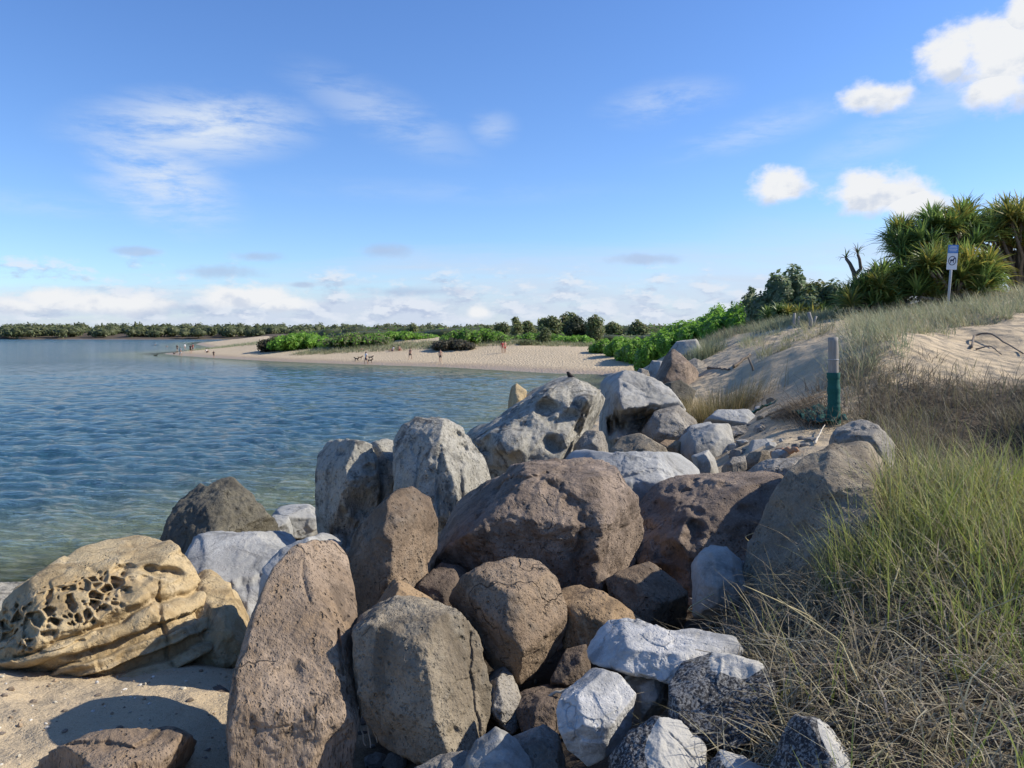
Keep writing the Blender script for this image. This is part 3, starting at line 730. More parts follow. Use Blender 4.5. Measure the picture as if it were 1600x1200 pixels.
rock('dim stone in the dark gap left of the white block', [(862, 1062), (885, 1016), (915, 1008), (925, 1050), (905, 1080), (870, 1086)], 4.6, 0.2, 'shade', seed=29)
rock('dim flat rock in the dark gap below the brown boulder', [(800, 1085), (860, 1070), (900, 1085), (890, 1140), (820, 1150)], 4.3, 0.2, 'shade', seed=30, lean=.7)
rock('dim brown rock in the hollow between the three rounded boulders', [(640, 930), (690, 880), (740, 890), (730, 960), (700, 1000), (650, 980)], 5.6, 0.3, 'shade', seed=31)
# -- by the water, left
rock('dark jagged rock with twin peaks at the water edge', [(258, 852), (268, 812), (282, 788), (316, 758), (326, 766), (338, 756), (363, 752), (385, 775), (405, 800), (442, 828), (430, 846), (380, 850), (330, 852), (285, 862)],
     10.8, 0.8, 'dark', lean=0.5, level=6, seed=32, lump=.045, rough=.03, cuts=9, pits=.015, planes=[(-.6, .3, .7, .75), (.3, .6, .7, .8)], grow=1.05)
rock('pale rounded boulder behind the dark jagged rock', [(418, 815), (440, 790), (480, 786), (502, 800), (504, 835), (430, 840)], 12.6, 0.6, 'pale', lean=.5, seed=33, level=5)
rock('small pale boulder against the dark jagged rock', [(408, 828), (428, 805), (450, 808), (460, 836), (420, 842)], 12.0, 0.35, 'pale', lean=.5, seed=34)
rock('broad flat pale slab lying below the dark jagged rock', [(272, 856), (300, 840), (335, 832), (420, 832), (490, 824), (530, 835), (520, 855), (450, 875), (430, 900), (400, 940), (375, 925), (340, 905), (300, 890)],
     7.8, 0.35, 'pale', lean=1.9, level=6, seed=35, lump=.03, cuts=7, cutlo=.86, planes=[(0, .2, 1, .75)], grooves=[(340, 905, 440, 895, 5, .06)])
rock('pale ridge of stone behind the pinkish upright slab', [(395, 950), (415, 890), (440, 862), (470, 845), (520, 826), (545, 840), (520, 880), (470, 960), (420, 985)], 5.6, 0.3, 'pale', lean=.9, level=5, seed=36, planes=[(-.5, .4, .8, .8)])
rock('pale grey boulder at the water behind the tan sandstone', [(-60, 925), (-10, 915), (40, 912), (70, 918), (60, 950), (0, 985), (-60, 985)], 7.6, 0.5, 'lichen', lean=.6, level=5, seed=37)
# -- standing grey rocks
rock('upright grey rock with honeycombed top and smooth blue grey side', [(493, 702), (515, 685), (545, 689), (578, 697), (586, 720), (588, 768), (575, 810), (548, 850), (520, 842), (497, 818)], 9.0, 0.5, 'lichen', lean=0.15, q=3.2, level=6, seed=38, lump=.025, cuts=6, pits=.018, planes=[(-.85, .05, .5, .72), (.3, .3, .9, .85)], sharp=90, craters=[(560, 780, 22, .2), (535, 800, 20, .2), (575, 735, 9, .08), (535, 710, 8, .05)])
rock('narrow upright grey rock between two standing grey rocks', [(578, 692), (600, 683), (622, 689), (630, 740), (632, 790), (600, 820), (580, 800)], 9.3, 0.4, 'lichen', lean=0.15, q=3, level=5, seed=39, pits=.015)
rock('tall pointed grey rock streaked with dark lichen', [(617, 690), (626, 668), (650, 653), (700, 659), (726, 676), (746, 705), (774, 752), (750, 780), (690, 800), (640, 795), (626, 760)],
     8.6, 0.6, 'lichen', lean=0.4, q=3, level=6, seed=40, lump=.03, cuts=6, pits=.012, planes=[(.85, .3, .5, .72), (-.15, .1, 1, .82)], sharp=90, craters=[(718, 680, 9, .08), (730, 690, 7, .06), (722, 700, 9, .08)], grooves=[(660, 700, 650, 770, 4, .03), (690, 690, 685, 770, 5, .04), (715, 700, 720, 760, 5, .05)])
rock('huge wave sculpted grey rock with rounded lobes beside the water', [(722, 690), (735, 662), (760, 668), (790, 642), (815, 612), (850, 591), (878, 586), (905, 603), (925, 613), (955, 609), (958, 630), (935, 672), (908, 695), (880, 712), (845, 735), (800, 755), (770, 750), (740, 722)],
     11.3, 1.0, 'lichen', lean=0.5, level=6, seed=41, lump=.055, rough=.025, cuts=8, pits=.010, craters=[(890, 660, 26, .25), (858, 640, 20, .18), (860, 690, 18, .2), (800, 690, 26, -.2), (925, 630, 22, -.3), (915, 660, 20, -.2), (850, 608, 26, -.2), (760, 690, 20, .2)])
rock('thin ochre edged shard standing behind the sculpted rock', [(792, 640), (798, 606), (808, 600), (822, 612), (818, 650), (800, 655)], 12.2, 0.2, 'tan', lean=.2, seed=42, sharp=90)
rock('smooth domed grey boulder with a dark hollow underneath', [(934, 615), (946, 586), (985, 581), (1020, 594), (1046, 611), (1067, 640), (1050, 660), (1005, 690), (955, 700), (936, 690), (936, 650)],
     13.0, 0.9, 'smooth', lean=0.45, level=6, seed=43, lump=.03, cuts=6, planes=[(-.8, .4, .5, .86), (.2, .75, .7, .84)], craters=[(985, 660, 26, .5), (1015, 655, 22, .45), (960, 665, 18, .4), (985, 685, 22, -.3), (1040, 655, 14, .3)])
# -- stones in the middle
MID = [
 ('pointed dark grey stone in front of the domed boulder', [(1012, 672), (1030, 646), (1058, 640), (1084, 660), (1083, 685), (1050, 700), (1018, 695)], 12.0, .35, 'grey'),
 ('flat faced grey wedge of stone, largest of the small path stones', [(1052, 698), (1080, 676), (1110, 668), (1134, 667), (1141, 700), (1110, 712), (1058, 712)], 10.4, .3, 'smooth'),
 ('pale stone tucked behind the grey wedge', [(1062, 684), (1080, 668), (1106, 662), (1114, 672), (1100, 692), (1070, 695)], 11.2, .25, 'pale'),
 ('flat pale slab tilted beside the grass tussock', [(1103, 662), (1125, 643), (1165, 642), (1183, 660), (1162, 669), (1120, 671)], 12.1, .3, 'pale'),
 ('low grey stone under the flat pale slab', [(1130, 672), (1160, 667), (1183, 682), (1155, 692), (1134, 690)], 11.0, .25, 'grey'),
 ('long low grey stone lying across the sandy path', [(1158, 708), (1180, 690), (1234, 687), (1240, 708), (1180, 716)], 9.6, .25, 'smooth'),
 ('short grey stone at the end of the long path stone', [(1238, 692), (1275, 684), (1283, 700), (1244, 712)], 9.4, .22, 'grey'),
 ('angular brown grey rock above the long bluish slab', [(955, 712), (975, 686), (1000, 682), (1032, 700), (1040, 716), (990, 722)], 9.8, .35, 'olive'),
 ('rounded beige cobble on the path sand', [(1163, 726), (1175, 709), (1195, 706), (1212, 716), (1207, 728), (1170, 732)], 8.8, .15, 'olive'),
 ('small dark cobble beside the beige cobble', [(1128, 732), (1145, 717), (1161, 715), (1164, 732), (1140, 742)], 8.6, .14, 'grey'),
 ('dark blue grey stone behind the cratered boulder', [(1160, 742), (1200, 722), (1246, 719), (1246, 745), (1205, 762), (1170, 758)], 8.0, .25, 'grey'),
 ('pale round stone at the foot of the sculpted rock', [(900, 698), (918, 676), (938, 678), (948, 698), (930, 712), (905, 712)], 10.5, .22, 'grey'),
 ('small triangular stone behind the long bluish slab', [(1078, 712), (1105, 704), (1124, 726), (1100, 732)], 9.0, .15, 'smooth'),
 ('brown stone in the shade under the domed boulder', [(1015, 708), (1040, 690), (1062, 692), (1066, 710), (1030, 716)], 10.6, .2, 'ochre'),
 ('rough dark rock at the foot of the triangular brown rock', [(1034, 605), (1062, 598), (1082, 612), (1072, 642), (1045, 632)], 17.0, .5, 'dark'),
 ('big triangular brown rock standing on the sand past the tussock', [(1024, 600), (1040, 560), (1053, 550), (1066, 562), (1086, 582), (1078, 600), (1050, 608)], 20.5, .6, 'brown'),
 ('pale grey boulder under the dune beyond the triangular rock', [(1048, 552), (1060, 537), (1085, 534), (1094, 550), (1084, 570), (1054, 566)], 26, .8, 'smooth'),
 ('small grey rock left of the triangular rock', [(1008, 586), (1020, 567), (1036, 568), (1036, 598), (1014, 598)], 23.5, .5, 'smooth'),
 ('lowest grey rock near the cove sand', [(990, 592), (1000, 578), (1011, 581), (1016, 600), (994, 602)], 22, .4, 'grey'),
 ('flat grey rock between triangular rock and dune', [(1066, 572), (1085, 562), (1104, 570), (1100, 584), (1072, 584)], 23, .5, 'grey'),
]
for i, (lb, ol, Y, t_, mt) in enumerate(MID):
    rock(lb, ol, Y, t_, mt, lean=0.5, level=5, seed=60 + i, sharp=90, lump=.025, cuts=8, grow=1.2, name='boulder' if t_ > .28 else 'stone')
rock('long bluish white slab with a wavy edge behind the big brown boulder', [(846, 706), (857, 690), (900, 699), (960, 711), (1060, 706), (1100, 714), (1137, 738), (1110, 760), (1040, 790), (1000, 800), (970, 790), (950, 765), (870, 745)],
     8.2, 0.4, 'pale', lean=0.75, level=6, seed=90, lump=.03, cuts=6, planes=[(0, .8, .7, .74), (0, -.2, 1, .85)], sharp=90, grooves=[(960, 745, 1120, 735, 6, .08)])
# small loose stones on the path
rs_ = np.random.default_rng(5)
for i, (px, py) in enumerate([(1010, 700), (1046, 712), (1120, 700), (1146, 700), (1150, 712), (1220, 716), (1100, 690), (1205, 700), (1188, 672), (1185, 640), (1205, 628), (1160, 694), (1010, 722), (1143, 742), (1195, 735), (1060, 668), (1095, 655), (940, 715), (1188, 655)]):
    h_ = hit(px, py, 7.5, 40)
    s_ = rs_.uniform(.05, .11)
    k_ = s_ * FPX / h_.y
    a_ = [(px + k_ * math.cos(u) * rs_.uniform(.8, 1.3), py - k_ * .3 + k_ * .62 * math.sin(u) * rs_.uniform(.8, 1.2)) for u in np.linspace(0, 2 * np.pi, 8)[:-1]]
    o = rock('fist sized loose stone lying on the sandy path', a_, h_.y, s_ * .8, ['grey', 'pale', 'olive', 'smooth'][i % 4], level=4, seed=120 + i, name='pebble', cuts=4)
    tag(o, group='loose stones scattered on the path')
# rubble and grit in the gaps between the boulders and on the near sand
def grit(name, label, poly, n, size, cols, seed):
    rs = np.random.default_rng(seed)
    P_ = np.array(poly); V0, F0 = ico(2); V = []; F = []; C_ = []; k = 0
    while k < n:
        x, y = rs.uniform(P_[:, 0].min(), P_[:, 0].max()), rs.uniform(P_[:, 1].min(), P_[:, 1].max())
        ins = False
        for i in range(len(poly)):
            (ax, ay), (bx, by) = poly[i], poly[(i + 1) % len(poly)]
            if (ay > y) != (by > y) and x < ax + (y - ay) / (by - ay) * (bx - ax): ins = not ins
        if not ins: continue
        V.append((x, y)); k += 1
    XY = np.array(V); Z = ground(XY[:, 0], XY[:, 1]); VV = []
    sz = size[0] * (size[1] / size[0]) ** (rs.random(n) ** 2.2)
    for i in range(n):
        sc = sz[i] * rs.uniform(.6, 1.3, 3) * np.array([1, 1, .7]); a = rs.uniform(0, 6.28); ca, sa = math.cos(a), math.sin(a)
        d = V0 * (1 + rs.normal(size=len(V0)) * .10)[:, None] * sc
        VV.append(np.stack([d[:, 0] * ca - d[:, 1] * sa + XY[i, 0], d[:, 0] * sa + d[:, 1] * ca + XY[i, 1], d[:, 2] + Z[i] + sz[i] * .2], 1)); F.append(F0 + i * len(V0))
        C_.append(np.tile(np.array(cols[rs.integers(len(cols))]) * rs.uniform(.7, 1.25), (len(V0), 1)))
    m, t = new_mat(name)
    g = t.n('ShaderNodeTexCoord').outputs['Object']; nn = t.noise(g, 90, 4, .7)
    finish(t, t.mix(t.sstep(nn, .4, .7, 0, .5), t.n('ShaderNodeAttribute', attribute_name='col').outputs['Color'], (.05, .04, .03)), .9, nn, .5, .006)
    tag(link(name, mesh_np(name, np.concatenate(VV), np.concatenate(F), False, np.concatenate(C_)), m), label, 'rubble', kind='stuff')
grit('rubble', 'small broken stones filling the gaps between the boulders', [(-1.6, 3.6), (-1.3, 6.2), (-.4, 8), (1.5, 7.6), (2.2, 6.2), (1.1, 4.2), (.8, 3.0), (.2, 2.6), (-.7, 3)], 420, (.02, .10), [(.15, .12, .09), (.2, .17, .14), (.25, .24, .22), (.1, .08, .06)], 1)
grit('sand_grit', 'shell bits and grit strewn over the near sand', [(-3.4, 3.6), (-3.6, 5.4), (-1.7, 5.6), (-1.3, 4.2), (-1.6, 3.4)], 420, (.004, .022), [(.45, .4, .3), (.6, .56, .48), (.2, .16, .12), (.3, .22, .14)], 2)
grit('path_rubble', 'broken stones and grit among the rocks beside the path', [(.6, 8.6), (.8, 11.5), (2.0, 14), (3.2, 13.5), (3.9, 10.5), (3.4, 8.4), (2.2, 7.8)], 160, (.015, .09), [(.3, .29, .26), (.22, .2, .17), (.36, .34, .3), (.26, .21, .15)], 3)

# ------------------------------------------------------------------ plants
def leaf_mat(name, trans=0.3, rough=0.6, spec=0.25):
    m, t = new_mat(name)
    c = t.n('ShaderNodeAttribute', attribute_name='col').outputs['Color']
    p = t.n('ShaderNodeBsdfPrincipled'); t.put(p.inputs['Base Color'], c); p.inputs['Roughness'].default_value = rough; p.inputs['Specular IOR Level'].default_value = spec
    tl = t.n('ShaderNodeBsdfTranslucent'); t.put(tl.inputs[0], c)
    ms = t.n('ShaderNodeMixShader'); ms.inputs[0].default_value = trans
    t.t.links.new(p.outputs[0], ms.inputs[1]); t.t.links.new(tl.outputs[0], ms.inputs[2])
    o = t.n('ShaderNodeOutputMaterial'); t.t.links.new(ms.outputs[0], o.inputs[0])
    return m
M_GRASS = leaf_mat('grass_blade', 0.3, 0.65)
M_LEAF = leaf_mat('leaf', 0.48, 0.5)
M_STRAP = leaf_mat('strap_leaf', 0.35, 0.4, 0.4)
M_BARK = plain('bark', (0.20, 0.16, 0.12), 0.9, 0.4, 9)
M_DEAD = plain('dead_wood', (0.16, 0.13, 0.10), 0.9, 0.4, 14)

def blades_mesh(name, root, az, lean, curl, length, width, colr, seg=4, loc=None, twist=None):
    """curved tapering grass blades as one mesh"""
    n = len(root)
    H = np.stack([np.sin(az), np.cos(az), np.zeros(n)], 1)
    tw = az + np.pi / 2 if twist is None else twist
    Wd = np.stack([np.sin(tw), np.cos(tw), np.zeros(n)], 1)
    p = root.copy(); V = []
    for k in range(seg + 1):
        f = k / seg
        wv = width * (1 - f ** 1.6) * 0.5
        if k < seg:
            V.append(p - Wd * wv[:, None]); V.append(p + Wd * wv[:, None])
        else:
            V.append(p.copy())
        a = lean + curl * f
        p = p + (H * np.sin(a)[:, None] + np.array([0, 0, 1.0]) * np.cos(a)[:, None]) * (length / seg)[:, None]
    per = 2 * seg + 1
    V = np.stack(V, 1).reshape(-1, 3)
    b = np.arange(n)[:, None] * per
    Q = np.concatenate([np.stack([b[:, 0] + 2 * k, b[:, 0] + 2 * k + 1, b[:, 0] + 2 * k + 3, b[:, 0] + 2 * k + 2], 1) for k in range(seg - 1)]) if seg > 1 else np.zeros((0, 4), int)
    T = np.stack([b[:, 0] + 2 * seg - 2, b[:, 0] + 2 * seg - 1, b[:, 0] + 2 * seg], 1)
    cl = np.repeat(colr, per, axis=0)
    if loc is not None:
        V = V - np.array(loc)
    return mesh_np(name, V, [Q, T] if len(Q) else [T], False, cl)

def pick(rs, pal, n, var=0.18):
    pal = np.array(pal, float)
    c = pal[rs.integers(0, len(pal), n)]
    return c * rs.uniform(1 - var, 1 + var, (n, 1)) * rs.uniform(0.94, 1.06, (n, 3))

def in_poly(x, y, poly):
    ins = np.zeros(len(x), bool); n = len(poly)
    for i in range(n):
        ax, ay = poly[i]; bx, by = poly[(i + 1) % n]
        c = (ay > y) != (by > y)
        ins ^= c & (x < ax + (y - ay) / ((by - ay) or 1e-9) * (bx - ax))
    return ins
def scatter(rs, poly, n):
    P = np.array(poly); lo, hi = P.min(0), P.max(0)
    X = []; Yy = []; tot = 0
    while tot < n:
        x = rs.uniform(lo[0], hi[0], n * 2); y = rs.uniform(lo[1], hi[1], n * 2)
        k = in_poly(x, y, poly); X.append(x[k]); Yy.append(y[k]); tot += k.sum()
    return np.concatenate(X)[:n], np.concatenate(Yy)[:n]

DRY = [(0.20, 0.165, 0.105), (0.27, 0.225, 0.15), (0.15, 0.12, 0.08), (0.34, 0.29, 0.20), (0.22, 0.19, 0.14), (0.25, 0.24, 0.2)]
STRAW = [(0.42, 0.35, 0.22), (0.36, 0.30, 0.17), (0.30, 0.27, 0.13)]
GREEN = [(0.26, 0.31, 0.07), (0.33, 0.37, 0.095), (0.20, 0.25, 0.06), (0.40, 0.39, 0.13)]
SPIN = [(0.26, 0.29, 0.17), (0.32, 0.34, 0.21), (0.22, 0.245, 0.135), (0.37, 0.36, 0.22)]
DRYGREEN = [(0.20, 0.20, 0.09), (0.26, 0.24, 0.12), (0.17, 0.17, 0.07)]

def tuft_field(name, label, poly, n_tuft, per, Lr, width, pal, seed, spread=0.12, lean=(0.1, 1.0), curl=(0.3, 1.6), comb=None, combw=0.0, seg=4, cat='grass', zoff=-0.02, mask=None):
    rs = np.random.default_rng(seed)
    cx0, cy0 = scatter(rs, poly, n_tuft)
    if mask is not None:
        k = mask(cx0, cy0, rs); cx0, cy0 = cx0[k], cy0[k]
    nt_ = len(cx0)
    sc = rs.uniform(0.45, 1.45, nt_)
    idx = np.repeat(np.arange(nt_), per); n = len(idx)
    off = rs.normal(size=(n, 2)) * spread * sc[idx][:, None]
    x = cx0[idx] + off[:, 0]; y = cy0[idx] + off[:, 1]
    z = ground(x, y) + zoff
    az = np.arctan2(off[:, 0], off[:, 1]) + rs.normal(size=n) * 0.7
    if comb is not None:
        hx = np.sin(az) * (1 - combw) + math.sin(comb) * combw; hy = np.cos(az) * (1 - combw) + math.cos(comb) * combw
        az = np.arctan2(hx, hy) + rs.normal(size=n) * 0.25
    ln = rs.uniform(Lr[0], Lr[1], n) * sc[idx]
    tone = pick(rs, pal, nt_, 0.15)[idx] * 0.5 + pick(rs, pal, n, 0.2) * 0.5
    me = blades_mesh(name, np.stack([x, y, z], 1), az, rs.uniform(lean[0], lean[1], n), rs.uniform(curl[0], curl[1], n), ln, rs.uniform(0.7, 1.3, n) * width, tone, seg, twist=az + np.pi / 2 + rs.normal(size=n) * 0.5)
    o = link(name, me, M_GRASS)
    return tag(o, label, cat, kind='stuff')

BANK = [(0.80, 3.25), (0.98, 3.9), (1.25, 4.45), (1.75, 4.75), (2.15, 5.35), (3.0, 5.8), (5.2, 5.9), (5.2, 1.2), (1.15, 1.5), (0.85, 2.3)]
BANK_R = [(1.75, 3.3), (1.9, 4.3), (2.3, 5.3), (3.2, 5.7), (5.2, 5.8), (5.2, 2.2), (2.2, 2.2)]
DRYN = [(0.38, 0.32, 0.205), (0.29, 0.24, 0.15), (0.17, 0.135, 0.085), (0.50, 0.44, 0.31), (0.11, 0.09, 0.055), (0.38, 0.35, 0.275)]
tuft_field('dry_grass', 'dry grey tangled grass covering the near bank', BANK, 1180, 34, (.14, .46), .0075, DRYN, 21, .10, (.4, 1.7), (.5, 3.0), comb=math.radians(-110), combw=.2, seg=3)
tuft_field('straw_grass', 'pale straw stalks among the dry grass of the near bank', BANK, 520, 14, (.22, .5), .0062, STRAW, 22, .09, (.1, 1.4), (.2, 2.4), seg=4)
tuft_field('green_grass', 'fresh green blades growing through the near bank grass', BANK_R, 150, 17, (.18, .46), .007, GREEN, 23, .045, (.02, .8), (.1, 1.4), seg=4)
tuft_field('green_grass', 'bright green grass along the top of the near bank', [(1.95, 4.2), (2.2, 5.2), (2.8, 5.6), (4.4, 5.7), (4.4, 3.6), (2.8, 3.5)], 420, 26, (.16, .50), .0085, GREEN + STRAW[:2] + [(0.40, 0.38, 0.13)], 24, .07, (.02, .7), (.1, 1.3), seg=5)
tuft_field('green_grass', 'single green shoots in the dry grass close to the stones', BANK, 60, 9, (.18, .36), .007, GREEN, 25, .03, (.02, .5), (.1, .8), seg=4)
# scrub on the dune face
FACE = [(3.55, 6.6), (4.25, 9.6), (4.55, 10.6), (4.9, 12.2), (6.2, 12.8), (7.2, 11.6), (8.6, 10.8), (12, 10.8), (12, 5.8), (4.6, 6.0)]
def sand_mask(x, y, rs):
    return ~((np.hypot((x - 7.9) / 2.2, (y - 12.6) / 1.6) < 1) & (rs.random(len(x)) < .97))
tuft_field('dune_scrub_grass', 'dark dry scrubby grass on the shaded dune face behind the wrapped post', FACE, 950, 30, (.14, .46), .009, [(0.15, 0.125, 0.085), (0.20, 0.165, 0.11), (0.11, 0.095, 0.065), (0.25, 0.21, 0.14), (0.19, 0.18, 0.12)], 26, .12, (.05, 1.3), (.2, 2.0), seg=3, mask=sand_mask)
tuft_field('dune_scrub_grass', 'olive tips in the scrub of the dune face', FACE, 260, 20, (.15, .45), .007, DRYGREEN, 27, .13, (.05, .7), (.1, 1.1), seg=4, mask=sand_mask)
CREST = [(5.1, 11.7), (5.6, 13.2), (6.7, 15.5), (8.1, 18.5), (9.3, 21), (10.4, 24), (12, 25.5), (20, 25), (20, 17.5), (13.5, 17), (10.5, 16.3), (8.6, 15.0), (7.0, 13.9), (6.4, 12.6)]
tuft_field('dune_crest_grass', 'silvery green grass bending along the dune crest', CREST, 950, 32, (.16, .5), .012, SPIN + STRAW[:1], 28, .13, (.1, 1.0), (.2, 1.5), comb=math.radians(-70), combw=.35, seg=3)
PATHSIDE = [(8.2, 25.6), (9.5, 29.5), (13, 30), (13, 26), (10.4, 25)]
tuft_field('dune_crest_grass', 'pale grass lining the upper edge of the sandy path', PATHSIDE, 420, 26, (.2, .45), .012, SPIN, 29, .18, (.1, .8), (.2, 1.1), comb=math.radians(-70), combw=.4, seg=3)
MOUND = [(6.6, 29), (7.6, 33), (9.5, 35), (12.5, 33), (12.8, 30), (10.5, 28), (8.6, 28.5)]
tuft_field('dune_mound_grass', 'grass topping the little dune mound beside the rocks', MOUND, 380, 26, (.2, .42), .016, SPIN + DRY[:2], 30, .2, (.1, .8), (.2, 1.0), seg=3)
tuft_field('root_litter', 'tangled dead roots hanging over the path beside the wrapped post', [(3.75, 9.9), (3.9, 11.0), (4.4, 11.6), (4.5, 10.4), (4.2, 9.9)], 60, 26, (.25, .5), .008, [(0.12, 0.10, 0.075), (0.17, 0.14, 0.10)], 31, .12, (.5, 1.5), (.4, 1.6), comb=math.radians(-90), combw=.5, cat='roots')
tuft_field('beach_fringe_grass', 'dune grass fringe behind the far beach', [(-38, 131), (-20, 126), (0, 121), (14, 116), (20, 112), (24, 118), (4, 130), (-20, 136), (-36, 140)], 900, 16, (.4, .8), .06, SPIN + DRYGREEN, 32, .5, (.1, .8), (.2, 1.0), seg=2)
tuft_field('spit_grass', 'sparse grass on the low sand spit', [(-78, 182), (-62, 172), (-50, 168), (-44, 185), (-60, 215), (-80, 212)], 700, 14, (.4, .8), .08, SPIN, 33, .6, (.1, .8), (.2, 1.0), seg=2)

def tussock(label, px, py, Y, h, spread, n, pal, seed, name='grass_tussock', width=.009):
    rs = np.random.default_rng(seed)
    c = at(px, py, Y); x0, y0 = c.x, c.y; z0 = gz(x0, y0)
    off = rs.normal(size=(n, 2)) * spread * np.array([1, .8])
    az = np.arctan2(off[:, 0], off[:, 1]) + rs.normal(size=n) * .5
    x, y = x0 + off[:, 0], y0 + off[:, 1]
    me = blades_mesh(name, np.stack([x, y, ground(x, y) - .03], 1), az, rs.uniform(.02, .6, n), rs.uniform(.1, .9, n), rs.uniform(.55, 1.1, n) * h, rs.uniform(.7, 1.3, n) * width, pick(rs, pal, n), 4, loc=(x0, y0, z0))
    return tag(link(name, me, M_GRASS, None, (x0, y0, z0)), label, 'grass')
tussock('brown and straw coloured grass tussock between the rocks and the path', 1115, 640, 14.2, .75, .42, 1900, [(0.20, 0.165, 0.08), (0.28, 0.23, 0.12), (0.24, 0.21, 0.09), (0.34, 0.28, 0.16), (0.15, 0.13, 0.06)], 41)
tussock('small grey green tussock beside the pale boulder under the dune', 1103, 572, 24.5, .7, .28, 700, SPIN, 42, width=.014)

# ---- leafy masses
def leaf_cloud(rs, centers, radii, n, size, pal, flat=0.0, surf=0.55):
    """leaf sized quads through ellipsoids; returns V, F, col"""
    centers = np.array(centers, float); radii = np.array(radii, float)
    vol = np.prod(radii, 1) ** (2 / 3); idx = rs.choice(len(centers), n, p=vol / vol.sum())
    d = rs.normal(size=(n, 3)); d /= np.linalg.norm(d, axis=1)[:, None]
    lump = 1 + 0.22 * fbm(d * 2.4 + idx[:, None] * 3.1, 3)
    r = (surf + (1 - surf) * rs.random(n) ** 0.6) * lump
    c = centers[idx] + d * r[:, None] * radii[idx]
    nrm = d * 0.8 + rs.normal(size=(n, 3)) * 0.55 + np.array([0, 0, .5]); nrm /= np.linalg.norm(nrm, axis=1)[:, None]
    u = np.cross(nrm, rs.normal(size=(n, 3))); u /= np.linalg.norm(u, axis=1)[:, None]
    v = np.cross(nrm, u)
    s = size * rs.uniform(.6, 1.35, n)[:, None]
    V = np.stack([c - u * s, c + v * s * .48 + nrm * s * .12, c + u * s, c - v * s * .48 + nrm * s * .12], 1).reshape(-1, 3)
    F = np.arange(n * 4).reshape(n, 4)
    return V, F, np.repeat(pick(rs, pal, n, .28), 4, axis=0)
def tube_np(pts, rad, sides=6):
    pts = np.array(pts, float); n = len(pts); V = []
    for i in range(n):
        tdir = pts[min(i + 1, n - 1)] - pts[max(i - 1, 0)]; tdir /= np.linalg.norm(tdir) + 1e-9
        a = np.cross(tdir, [0.3, 0.9, 0.1]); a /= np.linalg.norm(a); b = np.cross(tdir, a)
        for k in range(sides):
            an = 2 * np.pi * k / sides
            V.append(pts[i] + rad[i] * (a * math.cos(an) + b * math.sin(an)))
    F = []
    for i in range(n - 1):
        for k in range(sides):
            k2 = (k + 1) % sides
            F.append((i * sides + k, i * sides + k2, (i + 1) * sides + k2, (i + 1) * sides + k))
    V.append(pts[0]); V.append(pts[-1])
    T = [(len(V) - 2, (k + 1) % sides, k) for k in range(sides)] + [(len(V) - 1, (n - 1) * sides + k, (n - 1) * sides + (k + 1) % sides) for k in range(sides)]
    return np.array(V), np.array(F), np.array(T)
def join_tubes(tubes):
    V = []; Q = []; T = []; o = 0
    for v, q, t_ in tubes:
        V.append(v); Q.append(q + o); T.append(t_ + o); o += len(v)
    return np.concatenate(V), [np.concatenate(Q), np.concatenate(T)]
def core_np(rs, centers, radii, f=0.8, level=2):
    V0, F0 = ico(level); V = []; F = []; o = 0
    for c, r in zip(centers, radii):
        d = V0 * (f * (1 + .2 * fbm(V0 * 2.2 + rs.uniform(0, 40), 3)))[:, None]
        V.append(np.array(c) + d * np.array(r)); F.append(F0 + o); o += len(V0)
    return np.concatenate(V), np.concatenate(F)

BITOU = [(0.18, 0.348, 0.042), (0.228, 0.42, 0.054), (0.132, 0.264, 0.036), (0.264, 0.444, 0.072)]
DULL = [(0.15, 0.188, 0.069), (0.112, 0.15, 0.056), (0.188, 0.213, 0.094), (0.213, 0.194, 0.106)]
CASU = [(0.203, 0.244, 0.101), (0.153, 0.203, 0.081), (0.284, 0.304, 0.132), (0.244, 0.234, 0.112)]
BANKS = [(0.157, 0.22, 0.105), (0.211, 0.272, 0.14), (0.131, 0.185, 0.088), (0.281, 0.316, 0.185)]
YEL = [(0.24, 0.22, 0.035), (0.18, 0.19, 0.04), (0.12, 0.14, 0.035)]
MANG = [(0.196, 0.218, 0.103), (0.149, 0.178, 0.081), (0.241, 0.253, 0.127), (0.115, 0.144, 0.069)]
M_CORE = plain('inner_foliage', (0.022, 0.03, 0.012), 0.9, 0.4, 3)

def bush(name, label, loc, blobs, n, leaf, pal, seed, cat='bush', group=None, trunk=None, core=.78):
    """blobs: (dx,dy,dz,rx,ry,rz) about loc, which stands on the ground"""
    rs = np.random.default_rng(seed)
    root = empty(name, loc, label, cat, group)
    cs = [b[:3] for b in blobs]; rd = [b[3:] for b in blobs]
    V, F, c = leaf_cloud(rs, cs, rd, n, leaf, pal)
    fo = link('crown' if trunk else 'foliage', mesh_np('foliage', V, F, False, c), M_LEAF, root)
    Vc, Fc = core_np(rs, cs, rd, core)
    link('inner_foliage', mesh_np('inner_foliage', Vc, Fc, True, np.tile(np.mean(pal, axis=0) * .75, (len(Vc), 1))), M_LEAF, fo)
    top = max(b[2] for b in blobs)
    tb_ = trunk or 0.04
    tubes = []
    for i, b in enumerate(blobs[:7]):
        e = np.array(b[:3]); m_ = np.array([e[0] * .35, e[1] * .35, e[2] * .45])
        tubes.append(tube_np([(0, 0, -.15), m_, e], [tb_, tb_ * .7, tb_ * .3], 6))
    V, FF = join_tubes(tubes)
    link('trunk' if trunk else 'stem', mesh_np('stem', V, FF), M_BARK, root)
    return root
